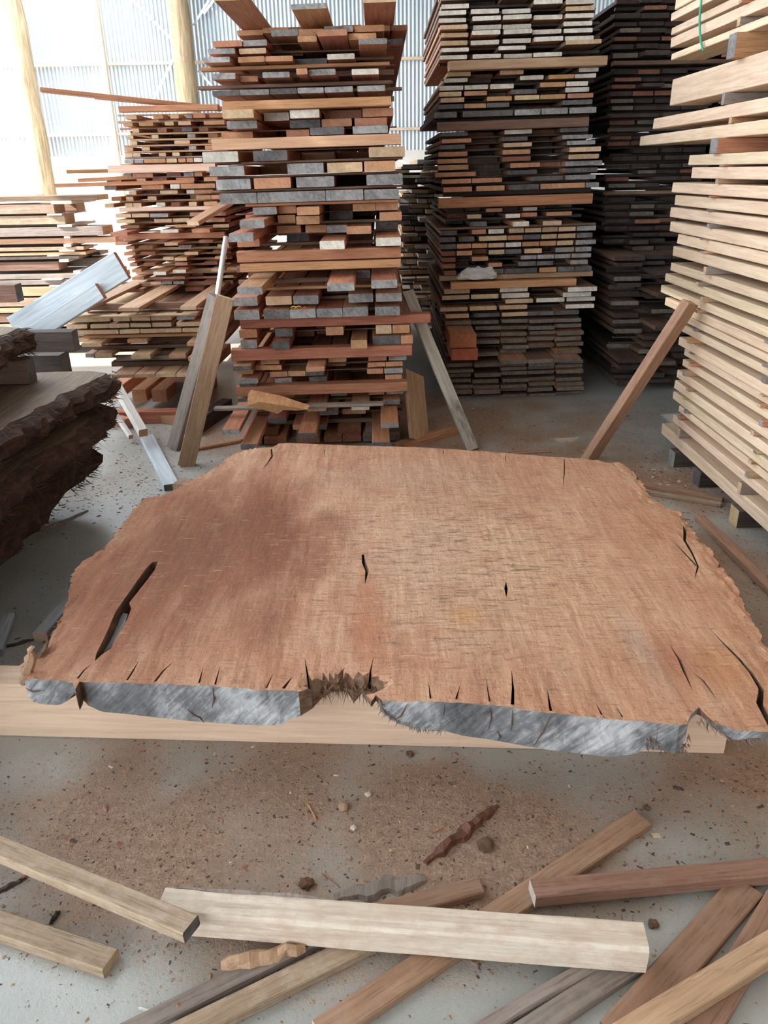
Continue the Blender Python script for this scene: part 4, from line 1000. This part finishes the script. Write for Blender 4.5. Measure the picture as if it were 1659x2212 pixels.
# front bearer
a_, b_ = on_z(-120, 1587, 0), on_z(1563, 1629, 0)
d = (b_-a_).normalized(); nn_ = Vector((-d.y, d.x, 0))
plank('slab_bearer', a_+nn_*0.05, b_+nn_*0.05, 0.10, 0.198, 'pink_timber', 'tan_end', 'pale pinkish squared beam supporting the front of the big slab', 'beam')
a2, b2 = on_z(560, 985, 0.0), on_z(1330, 1010, 0.0)
plank('slab_bearer', (-0.62, 3.30, 0), (1.22, 3.18, 0), 0.10, 0.198, 'orange_timber', 'tan_end', 'orange bearer beam under the far end of the big slab', 'beam')

gp = [on_z(x, y, 0.285) for x, y in ((266,1324),(276,1326),(268,1349),(250,1380),(240,1398),(224,1408),(234,1384),(248,1352))]  # filler added inside the split to read as the pale floor below
k = len(gp)
V = [Vector((p.x, p.y, 0.0)) for p in gp] + gp
F = [tuple(range(k-1, -1, -1)), tuple(range(k, 2*k))] + [(i, (i+1) % k, (i+1) % k+k, i+k) for i in range(k)]
tag(mesh_obj('split_filler', V, [tuple(reversed(f)) for f in F], ['grey_timber']), 'added pale grey filler in the long slab split, standing in for the floor', 'block')

# ================================================================ DARK FLITCH PILE (left foreground)
def flitch(desc, X, z0, z1, Yn, Yf, seed, tip=0.0):
    r = random.Random(seed); ny, nzr, nxr = 60, 5, 7
    V, F = [], []
    prof = []
    for j in range(ny+1):
        y = Yn+(Yf-Yn)*j/ny
        e = X + 0.10*noise.noise(Vector((seed*3.1, y*1.6, 0))) + 0.035*noise.noise(Vector((seed, y*9, 2))) - (0.10 if j == ny else 0) + tip*max(0, (y-Yf+0.5)/0.5)
        row = []
        for k in range(nxr): row.append((X-1.0+(e-0.03-(X-1.0))*k/(nxr-1), z1 + 0.006*noise.noise(Vector((k, y*8, seed)))))
        for k in range(1, nzr):
            f_ = k/nzr; z = z1+(z0-z1)*f_
            row.append((e + 0.05*math.sin(math.pi*f_)*0.6 + 0.045*noise.noise(Vector((y*14, z*30, seed))) + 0.02*noise.noise(Vector((y*40, z*60, seed))), z))
        for k in range(nxr): row.append((e-0.05+(X-1.0-(e-0.05))*k/(nxr-1), z0))
        for (x, z) in row: V.append((x, y + (0.03*noise.noise(Vector((x*20, z*30, seed))) if j in (0, ny) else 0), z))
    m_ = 2*nxr+nzr-1
    for j in range(ny):
        for k in range(m_):
            F.append((j*m_+k, j*m_+(k+1) % m_, (j+1)*m_+(k+1) % m_, (j+1)*m_+k))
    F.append(tuple(range(m_-1, -1, -1))); F.append(tuple(range(ny*m_, (ny+1)*m_)))
    FM = []
    for j in range(ny):
        for k in range(m_): FM.append(0 if k < nxr-1 else 1)
    FM += [1, 1]
    o = mesh_obj('bark_edged_flitch', V, [tuple(reversed(f)) for f in F], ['flitch_top', 'flitch_bark'], None, FM)
    tag(o, desc, 'timber slab', 'bark-edged flitches in the dark pile')
    sp = []
    for i in range(420):
        y = r.uniform(Yn+.3, Yf) if r.random() < .6 else r.uniform(Yf-.25, Yf)
        e = X + 0.10*noise.noise(Vector((seed*3.1, y*1.6, 0))) + tip*max(0, (y-Yf+0.5)/0.5)
        z = r.uniform(z0, z1); sp.append((Vector((e-0.01, y, z)), Vector((1, r.uniform(-.9, .9), r.uniform(-.8, .5))).normalized(), r.uniform(.02, .075), r.uniform(.0012, .0045), 0))
    spikes('bark_fibres', sp, ['flitch_fibre'], o, seed)
    return o
mt, nt, b = nodes('flitch_bark')
n1 = noise_(nt, coords(nt, (1, 0.4, 1.8), False), 26, 6, 0.7, 0.6)
nt.links.new(ramp(nt, n1, [(0.3, (0.018, 0.010, 0.007)), (0.6, (0.085, 0.038, 0.022)), (0.8, (0.17, 0.09, 0.055))]), b.inputs['Base Color']); b.inputs['Roughness'].default_value = 0.95
bump(nt, b, n1, 1.0, 0.02)
mt, nt, b = nodes('flitch_fibre'); b.inputs['Base Color'].default_value = (0.12, 0.08, 0.055, 1); b.inputs['Roughness'].default_value = 0.9
wood('flitch_top', (0.10, 0.06, 0.036), (0.24, 0.155, 0.10), lo=1, hi=1)
flitch('topmost dark bark-edged flitch in the pile at far left', -1.72, 0.80, 0.93, 1.5, 3.85, 3)
flitch('second dark flitch down with a frayed tip in the pile at far left', -1.50, 0.555, 0.68, 1.5, 3.95, 5, 0.10)
flitch('third dark flitch down in the pile at far left', -1.46, 0.39, 0.515, 1.5, 3.95, 8, 0.06)
flitch('lowest wide red-brown flitch in the pile at far left', -1.54, 0.15, 0.345, 1.5, 3.85, 9, 0.02)
for (x, y, Y, z, h, ln, mat, e, lb) in [
    (42, 632, 3.3, 0.932, 0.10, 0.5, 'brown_timber', 'dark_end', 'dark square sticker resting on top of the topmost flitch at far left'),
    (164, 735, 3.72, 0.682, 0.115, 0.62, 'dark_timber', 'dark_end', 'dark block poking right under the topmost flitch'),
    (68, 800, 2.9, 0.682, 0.115, 0.6, 'brown_timber', 'dark_end', 'brown spacer block beneath the near part of the topmost flitch'),
    (230, 860, 3.82, 0.517, 0.036, 0.8, 'dark_timber', 'dark_end', 'black thin spacer poking out under the second flitch'),
    (165, 855, 3.2, 0.517, 0.036, 0.7, 'orange_timber', 'orange_end', 'reddish spacer strip between the second and third flitches'),
    (120, 940, 2.85, 0.347, 0.041, 0.75, 'tan_timber', 'tan_end', 'tan spacer strip between the third and lowest flitches'),
    (150, 955, 3.5, 0.347, 0.041, 0.7, 'dark_timber', 'dark_end', 'dark spacer block between the third and lowest flitches'),
    (60, 1000, 3.45, 0.0, 0.148, 0.9, 'dark_timber', 'dark_end', 'dark bearer on the floor under the lowest flitch, far end'),
    (0, 1000, 2.3, 0.0, 0.148, 0.9, 'dark_timber', 'dark_end', 'dark bearer on the floor under the lowest flitch, near end')]:
    q = on_z(x, y, z+h*0.5); xr = q.x; Y = q.y
    if z == 0.0: xr = -1.75; Y = 3.4 if x else 2.2
    plank('flitch_spacer', (xr-ln, Y, z), (xr, Y, z), 0.09 if h > 0.05 else 0.06, h, mat, e, lb, 'block', 'spacers in the dark flitch pile')

# ================================================================ LEANING AND LOOSE TIMBER
def lean(name, pb, pt, Yb, Yt, w, t, mat, end, label, zb=0.0, zd=Vector((0, -1, 0.3)), **kw):
    a = on_z(*pb, zb) if Yb is None else on_y(*pb, Yb)
    b_ = on_y(*pt, Yt)
    return plank(name, a, b_, w, t, mat, end, label, zdir=zd, **kw)
lean('leaning_plank', (403, 1003), (487, 640), None, 4.42, 0.10, 0.045, 'dusty_timber', 'tan_end', 'brown plank leaning steeply against the left of the central stack', zd=Vector((0.25, -1, 0.3)))
lean('leaning_plank', (383, 968), (474, 640), None, 4.60, 0.09, 0.05, 'greybrown_timber', 'grey_end', 'grey-sided plank leaning just behind the brown leaning plank', zd=Vector((-0.6, -1, 0.3)))
lean('leaning_plank', (1020, 973), (879, 632), None, 5.0, 0.075, 0.03, 'stained_timber', 'pale_end', 'narrow grey plank with black stains leaning right of the central stack', zd=Vector((0.3, -1, 0.3)))
lean('leaning_plank', (1262, 992), (1484, 648), None, on_x(1484, 648, XF-0.10).y, 0.10, 0.05, 'dusty_timber', 'tan_end', 'rough plank leaning rightward against the cream stack', zd=Vector((0.75, -1, -0.1)))
# metal pipe with a fitting
a, b_ = on_z(428, 905, 0.03), on_y(489, 512, 4.9)
pipe = tag(tube('metal_pipe', [a, a.lerp(b_, .5), b_], 0.017, ['galvanised'], seg=14), 'thin galvanised pipe leaning against the central stack behind the brown plank', 'pipe')
tube('pipe_collar', [a, a.lerp(b_, .10)], 0.024, ['galvanised'], pipe, 14)
# dark offcut with black side near the pipe
a, b_ = on_z(430, 930, 0.0), on_z(472, 890, 0.0)
plank('offcut_block', a+Vector((-.02, -.12, 0)), b_+Vector((.07, .0, 0)), 0.08, 0.10, 'dark_timber', 'dark_end', 'black-sided thick offcut lying on the floor below the pipe', 'block')
plank('floor_strip', on_z(412, 976, 0), on_z(520, 955, 0), 0.03, 0.02, 'orange_timber', 'orange_end', 'thin red strip on the floor left of the slab far corner', 'stick')
plank('floor_strip', on_z(865, 967, 0), on_z(984, 933, 0), 0.09, 0.03, 'orange_timber', 'orange_end', 'orange offcut on the floor just behind the slab', 'stick')
plank('floor_strip', on_z(420, 868+55, 0), on_z(300, 905, 0), 0.05, 0.06, 'orange_timber', 'orange_end', 'short red beam on the floor in front of the low neat stack', 'beam')
plank('floor_strip', on_z(280, 925, 0), on_z(232, 912, 0), 0.06, 0.07, 'orange_timber', 'orange_end', 'stubby red block on the floor right of the dark flitches', 'block')
# white moulded strips
a, b_ = on_z(412, 930+8, 0.13), on_z(248, 846, 0.30)
a = on_z(310, 943, 0.10); b_ = on_y(256, 848, a.y+0.42)
ms = tag(board('moulded_strip', 0.055, (b_-a).length, 0.055, 'white_timber', 'orange_end', a, b_-a, Vector((0, 0, 1))), 'white-faced moulded strip sloping above the pale floor plank at left', 'moulding')
board('rebate_lip', 0.03, (b_-a).length, 0.028, 'white_timber', 'orange_end', Vector((-0.042, 0, -0.004)), Vector((0, 1, 0)), parent=ms)
a3 = on_z(283, 948, 0.03); plank('moulded_strip', a3, a3+(b_-a)*0.8+Vector((-.02, 0, -.02)), 0.03, 0.03, 'white_timber', 'orange_end', 'thinner white strip beside the moulded strip at left', 'moulding')
plank('floor_plank', on_z(372, 1058, 0), on_z(318, 950, 0), 0.085, 0.035, 'silver_timber', 'dark_end', 'pale weathered plank on the floor running up to the slab left edge', 'plank')
p = on_z(386, 1046, 0.2)
plank('small_block', (p.x, p.y, 0), (p.x+.02, p.y+.08, 0), 0.07, 0.2, 'weathered_timber', 'tan_end', 'small upright wood block touching the slab left edge', 'block')
# big grey weathered planks at left
YG = 4.75
a, b_ = on_y(40, 712, YG), on_y(268, 573, YG)
plank('weathered_plank', a, b_, 0.165, 0.05, 'silver_timber', 'orange_end', 'broad silver-grey plank propped diagonally at left, knots showing', 'plank', zdir=Vector((0, -1, 0.15)), rings=3)
a, b_ = on_y(40, 745, YG-0.07), on_y(222, 628, YG-0.07)
plank('weathered_plank', a, b_, 0.095, 0.05, 'silver_timber', 'orange_end', 'shorter grey plank lying in front of the broad silver-grey one', 'plank', zdir=Vector((0, -1, 0.15)), rings=3)
plank('prop_block', (-2.9, 4.80, 0), (-1.98, 4.80, 0), 0.16, 0.60, 'dark_timber', 'dark_end', 'dark block stack propping the silver-grey planks at left', 'block')
# planks on top of the red-orange stack, sticking out left
a, b_ = on_y(88, 199, 6.3), on_y(478, 240, 6.7)
plank('jutting_plank', a, b_, 0.12, 0.028, 'orange_timber', 'pale_end', 'long thin plank jutting far left from the top of the red-orange stack', 'plank')
a, b_ = on_y(205, 213, 6.55), on_y(470, 239, 6.9)
plank('jutting_plank', a, b_, 0.14, 0.028, 'orange_timber', 'orange_end', 'shorter plank beside the long jutting plank on the red-orange stack', 'plank')
for (x0, y0, x1, y1, p, lb) in ((122, 405, 420, 396, .1, 'lowest'), (145, 375, 300, 372, .0, 'topmost'), (170, 394, 330, 385, .05, 'middle')):
    a, b_ = on_y(x0, y0, 6.25-p), on_y(x1, y1, 6.4-p)
    plank('jutting_plank', a, b_, 0.10, 0.026, 'orange_timber', 'grey_end', '%s of three planks jutting left from the middle of the red-orange stack' % lb, 'plank', 'planks jutting left mid stack')
a, b_ = on_y(418, 487, 5.95), on_y(492, 443, 6.25)
plank('askew_board', a, b_, 0.12, 0.03, 'tan_timber', 'tan_end', 'tan board lying askew across the right side of the red-orange stack', 'board')
# red beams resting in the dim stack, plastic bag, chip wedge, side board, string
for k, (yt, yb) in enumerate(((722, 751), (753, 778))):
    z1, z0 = on_y(1000, yt, 5.45).z, on_y(1000, yb, 5.45).z
    x0, x1 = on_y(972+4*k, 740, 5.45).x, on_y(1029+4*k, 740, 5.45).x
    plank('red_beam', ((x0+x1)/2, 5.45, z0), ((x0+x1)/2, 5.85, z0), x1-x0, z1-z0-0.002, 'red_timber', 'brick_end', '%s thick red beam end jutting from the dim stack right of centre' % ('upper', 'lower')[k], 'beam')
mt, nt, b = nodes('plastic_bag'); b.inputs['Base Color'].default_value = (0.62, 0.58, 0.54, 1); b.inputs['Roughness'].default_value = 0.35; b.inputs['Alpha'].default_value = 0.75
p = on_y(1030, 603, 5.73)
V, F = [], []
nu, nv_ = 26, 13
for i in range(nv_+1):
    th = math.pi*i/nv_
    for k in range(nu):
        ph = 2*math.pi*k/nu; d = Vector((math.sin(th)*math.cos(ph), math.sin(th)*math.sin(ph), math.cos(th)))
        rr = 1+0.35*noise.noise(d*2.2+Vector((3, 1, 2)))+0.18*noise.noise(d*6)
        V.append(p+Vector((d.x*.14*rr, d.y*.05*rr, max(-0.02, d.z*.055*rr+0.02*noise.noise(d*3))+0.022)))
for i in range(nv_):
    for k in range(nu): F.append((i*nu+k, (i+1)*nu+k, (i+1)*nu+(k+1) % nu, i*nu+(k+1) % nu))
tag(mesh_obj('plastic_bag', V, F, ['plastic_bag']), 'crumpled clear plastic bag on the orange bearer of the dim stack', 'bag')
wp = [(536,851),(600,866),(664,885),(640,887),(612,886),(600,894),(566,884),(533,877)]
V = [on_y(x, y, 4.34) for x, y in wp]; V += [v+Vector((0.01, 0.05+0.02*(i % 2), 0.012)) for i, v in enumerate(V)]
V += [on_y(600, 874, 4.30), on_y(560, 868, 4.31)]
F = [(0, 17, 1), (1, 17, 16), (1, 16, 2), (2, 16, 3), (3, 16, 4), (4, 16, 5), (5, 16, 17), (5, 17, 6), (6, 17, 7), (7, 17, 0)] + [(i, (i+1) % 8, (i+1) % 8+8, i+8) for i in range(8)] + [tuple(range(15, 7, -1))]
tag(mesh_obj('split_wedge', V, [tuple(reversed(f)) for f in F], ['orange_timber']), 'split orange wedge of wood lying on the low front ledge of the central stack', 'offcut')
a = on_y(886, 905, 4.72); b_ = on_y(874, 812, 4.95)
plank('side_board', (a.x+0.05, a.y, 0.0), (b_.x+0.05, b_.y+0.05, b_.z), 0.20, 0.025, 'tan_timber', 'tan_end', 'wide tan board leaning at the lower right side of the central stack', 'board', zdir=Vector((1, -0.75, 0.3)))
for nm, c_, pts in (('yellow_string', (0.8, 0.5, 0.03), ((628,664),(634,661),(640,663),(636,666),(644,661),(650,662))), ('red_string', (0.6, 0.05, 0.03), ((648,662),(653,666),(657,662),(661,664),(666,665)))):
    mt, nt, b = nodes(nm); b.inputs['Base Color'].default_value = (*c_, 1)
    tag(tube(nm, [on_y(x, y, 4.5)+Vector((0, -0.004*(i % 2), 0.0)) for i, (x, y) in enumerate(pts)], 0.0025, [nm], seg=5), 'tangled %s on the grey-ended planks of the central stack' % nm.replace('_', ' '), 'string')

# ---- foreground planks on the floor (pixels of the top face centre line)
def fplank(name, p0, p1, w, t, mat, end, label, z0=0.0, z1=None, cat='plank', **kw):
    z1 = z0 if z1 is None else z1
    a, b_ = on_z(*p0, z0+t), on_z(*p1, z1+t)
    return plank(name, (a.x, a.y, z0), (b_.x, b_.y, z1), w, t, mat, end, label, cat, **kw)
# big pale beam, given by its lower front edge
zb = 0.026
a, b_ = on_z(345, 2022, zb), on_z(1394, 2107, zb); d = (b_-a).normalized(); nn_ = Vector((-d.y, d.x, 0))
pb = plank('pale_beam', a+nn_*0.036, b_+nn_*0.036, 0.072, 0.078, 'pale_timber', 'pale_end', 'thick pale squared beam lying across the loose planks in the foreground', 'beam', ch=0.008, rings=8, wane=0.002)
shard('bark_wane', a.lerp(b_, .02)+nn_*0.066+Vector((0, 0, .073)), a.lerp(b_, .35)+nn_*0.066+Vector((0, 0, .073)), 0.012, 0.012, 'greybrown_timber', None, 31)
o = bpy.data.objects['bark_wane']; o.parent = pb; o.matrix_parent_inverse = pb.matrix_world.inverted()
fplank('floor_plank', (-350, 1681), (413, 1997), 0.052, 0.03, 'weathered_timber', 'dark_end', 'weathered plank from the left edge ending on top of the pale beam', 0.0, 0.105)
fplank('floor_plank', (-350, 1876), (238, 2071), 0.056, 0.03, 'weathered_timber', 'tan_end', 'short weathered plank at lower left, nearest the left edge')
fplank('floor_plank', (690, 2230), (1386, 1763), 0.062, 0.022, 'dusty_timber', 'tan_end', 'long dusty board running diagonally up right beneath the pale beam')
mk = fplank('floor_plank', (1150, 1918), (2050, 1834), 0.052, 0.035, 'dusty_timber', 'pale_end', 'dusty brown plank with a black mark reaching the right edge', 0.024, 0.0)
pm = on_z(1462, 1912, 0.03)
bm_ = mk.matrix_world.inverted() @ pm
board('black_mark', 0.0009, 0.026, 0.018, 'dark_timber', 'dark_end', Vector((0.0262, bm_.y-0.013, 0.014)), parent=mk)
fplank('floor_plank', (1038, 1908), (800, 1972), 0.05, 0.022, 'dusty_timber', 'tan_end', 'short dust-covered plank end just behind the pale beam')
fplank('floor_plank', (712, 2006), (255, 2232), 0.040, 0.024, 'greybrown_timber', 'dark_end', 'dark weathered strip emerging lower left from beneath the pale beam')
fplank('floor_plank', (800, 2025), (370, 2236), 0.052, 0.024, 'weathered_timber', 'dark_end', 'brown strip lying right beside the dark weathered strip')
fplank('floor_plank', (1615, 1910), (1330, 2236), 0.075, 0.022, 'dusty_timber', 'dark_end', 'broad brown board running down from the right edge, lower right')
fplank('floor_plank', (1690, 1930), (1500, 2250), 0.060, 0.022, 'dusty_timber', 'tan_end', 'tan board partly hidden under the bright plank at lower right')
fplank('floor_plank', (1720, 2005), (1345, 2236), 0.056, 0.03, 'tan_timber', 'tan_end', 'bright tan plank on top at the lower right corner', 0.024)
fplank('floor_plank', (1300, 2068), (1010, 2236), 0.030, 0.03, 'greybrown_timber', 'dark_end', 'narrow grey strip beneath the right half of the pale beam')
fplank('floor_plank', (1378, 2066), (1120, 2236), 0.050, 0.024, 'greybrown_timber', 'dark_end', 'dark grey board next to the narrow grey strip, bottom right')
o = shard('splintered_piece', on_z(478, 2088, 0.025), on_z(660, 2050, 0.025), 0.035, 0.02, 'tan_timber', None, 41, taper=0.5); tag(o, 'splintered yellowish strip resting on the dark weathered strip', 'offcut')
o = shard('bark_fragment', on_z(918, 1866, 0.0), on_z(1076, 1742, 0.0), 0.036, 0.020, 'bark_red', None, 44, taper=0.12, seg=16); tag(o, 'spindle-shaped red-brown bark fragment on the dusty floor', 'bark')
o = shard('bark_fragment', on_z(722, 1941, 0.0), on_z(918, 1898, 0.0), 0.055, 0.014, 'greybrown_timber', None, 45, taper=0.25, seg=12); tag(o, 'flat grey-brown bark piece behind the pale beam', 'bark')
for k, (q0, q1, w, t, mat, lb) in enumerate([
    ((300,2178), (372,2203), .008, .006, 'white_timber', 'small white splinter at the bottom edge, lower left'), ((378,2210), (398,2165), .014, .02, 'orange_timber', 'upright orange splinter at the bottom edge, lower left'),
    ((664,1736), (684,1772), .006, .005, 'orange_timber', 'thin red stick on the dust below the slab'), ((695,1886), (734,1916), .005, .004, 'dusty_timber', 'thin twig left of the flat bark piece'),
    ((780,1898), (812,1914), .005, .004, 'dusty_timber', 'tiny twig above the flat bark piece'), ((-10,1932), (58,1898), .014, .01, 'dark_timber', 'dark splinter at the left edge between two weathered planks'),
    ((108,1998), (130,1968), .010, .012, 'dark_timber', 'short dark splinter between the two lower left planks'), ((934,1800), (962,1784), .006, .004, 'orange_timber', 'short red stick left of the bark fragment'),
    ((20,1182), (190,1104), .025, .015, 'greybrown_timber', 'long thin bark strip on the floor below the dark flitches'), ((-5,1404), (92,1378), .012, .01, 'dark_timber', 'dark twig on the floor near the slab front left corner'),
    ((230,1755), (226,1738), .012, .008, 'dusty_timber', 'stubby chip on the dusty floor at left')]):
    o = shard('wood_splinter', on_z(*q0, 0.0), on_z(*q1, 0.0), w, t, mat, None, 50+k); tag(o, lb, 'splinter')
for k, (px, py, s, mat, lb) in enumerate([
    (1048,1828,.022,'rough_bark','brown bark crumb right of the bark fragment'), (662,1912,.018,'rough_bark','bark crumb just behind the pale beam'), (742,1745,.016,'dusty_timber','pair of tan chips in the thickest dust'),
    (796,1718,.010,'pale_timber','pale chip below the torn middle of the slab'), (764,1790,.009,'pale_timber','pale chip in the middle of the dusty floor'), (885,1630,.012,'rough_bark','dark crumb just below the front bearer'),
    (1410,1998,.012,'rough_bark','bark crumb right of the pale beam end'), (1396,1747,.010,'rough_bark','dark crumb at the top end of the long dusty board'), (620,1945,.010,'pale_timber','pale crumb near the flat bark piece')]):
    p = on_z(px, py, 0); V, F = [], []
    bm = bmesh.new(); bmesh.ops.create_icosphere(bm, subdivisions=2, radius=s)
    for v in bm.verts:
        v.co *= 1+0.55*noise.noise(v.co*(2.2/s)+Vector((k*5, 0, 0))); v.co.z = max(v.co.z*0.6, -s*0.35)+s*0.35
    me = bpy.data.meshes.new('bark_crumb'); bm.to_mesh(me); bm.free(); me.materials.append(MATS[mat])
    o = bpy.data.objects.new('bark_crumb', me); C.objects.link(o); o.location = p; tag(o, lb, 'crumb')
fplank('grey_offcut', (85, 1366), (142, 1300), 0.055, 0.04, 'grey_timber', 'tan_end', 'grey offcut board on the floor against the slab left edge', cat='offcut')
fplank('grey_offcut', (-12, 1405), (18, 1325), 0.05, 0.03, 'grey_timber', 'dark_end', 'grey offcut board at the left edge of the picture', cat='offcut')
# right floor strips
fplank('floor_strip', (1385, 1042), (1562, 1075), 0.05, 0.022, 'dusty_timber', 'tan_end', 'upper brown strip on the floor between slab and cream stack', cat='stick')
fplank('floor_strip', (1392, 1058), (1558, 1085), 0.03, 0.022, 'weathered_timber', 'tan_end', 'lower brown strip on the floor between slab and cream stack', cat='stick')
fplank('floor_strip', (1512, 1112), (1720, 1320), 0.045, 0.03, 'dusty_timber', 'tan_end', 'long red-brown strip on the floor along the slab right edge', cat='stick')
fplank('floor_strip', (1100, 977), (1190, 972), 0.03, 0.012, 'dusty_timber', 'dark_end', 'thin dark stick on the floor behind the slab', cat='stick')
plank('stack_bearer', (XF-.02, 3.9, 0), (XF+.6, 3.9, 0), 0.09, 0.088, 'dark_timber', 'dark_end', 'dark bearer under the far end of the cream stack', 'beam')
plank('stack_bearer', (XF+.0, 2.2, 0), (XF+.6, 2.2, 0), 0.09, 0.088, 'dark_timber', 'dark_end', 'dark bearer under the near end of the cream stack', 'beam')
for (x0, x1, yy, lb) in ((-1.0, 0.05, 5.2, 'central'), ):
    pass

# ================================================================ SAWDUST AND CHIPS (nobody could count them)
CV, CF, CM = [], [], []
def chips(n, dens, smin, smax, cols_, seed):
    r = random.Random(seed); V, F, M = CV, CF, CM; k = 0; tries = 0
    while k < n and tries < n*30:
        tries += 1
        x, y = r.uniform(-2.6, 2.3), r.uniform(0.75, 5.6)
        if r.random() > dens(x, y): continue
        s = smin*(smax/smin)**(r.random()**2.2); a = r.uniform(0, 6.283); asp = r.uniform(0.25, 0.8); h = s*r.uniform(.12, .4)
        ca, sa = math.cos(a)*s, math.sin(a)*s; u, v = (ca, sa), (-sa*asp, ca*asp); i = len(V)
        z = 0.0005
        V += [(x-u[0]-v[0], y-u[1]-v[1], z), (x+u[0]-v[0]*r.uniform(.3, 1), y+u[1]-v[1], z), (x+u[0]+v[0], y+u[1]+v[1], z+h*r.uniform(0, .6)), (x-u[0]+v[0]*.6, y-u[1]+v[1], z),
              (x+r.uniform(-.4, .4)*s, y+r.uniform(-.4, .4)*s, z+h)]
        F += [(i, i+1, i+4), (i+1, i+2, i+4), (i+2, i+3, i+4), (i+3, i, i+4)]; M += [r.choice(cols_)]*4; k += 1
for nm, c_ in (('chip_tan', (0.36, 0.24, 0.15)), ('chip_red', (0.26, 0.13, 0.075)), ('chip_dark', (0.09, 0.06, 0.045)), ('chip_pale', (0.62, 0.50, 0.38))):
    mt, nt, b = nodes(nm); b.inputs['Base Color'].default_value = (*c_, 1); b.inputs['Roughness'].default_value = 0.9
chips(46000, lambda x, y: 0.05+0.95*dust_at(x, y)**1.2, 0.0014, 0.0058, (0, 0, 1, 2), 1)
cR, cL = on_z(1490, 1040, 0), on_z(190, 1040, 0)
def dens2(x, y):
    return 0.02 + 0.9*math.exp(-((x-cR.x)**2+(y-cR.y)**2)/0.12) + 0.55*math.exp(-((x-cL.x)**2+(y-cL.y)**2)/0.30) + 0.06*dust_at(x, y)
chips(3600, dens2, 0.003, 0.012, (0, 1, 1, 2, 2, 3), 2)
o = mesh_obj('wood_chips', CV, CF, ['chip_tan', 'chip_red', 'chip_dark', 'chip_pale'], None, CM)
o['kind'] = 'stuff'; o['label'] = 'loose sawdust, wood chips and bark flakes strewn over the concrete floor'; o['category'] = 'wood chips'
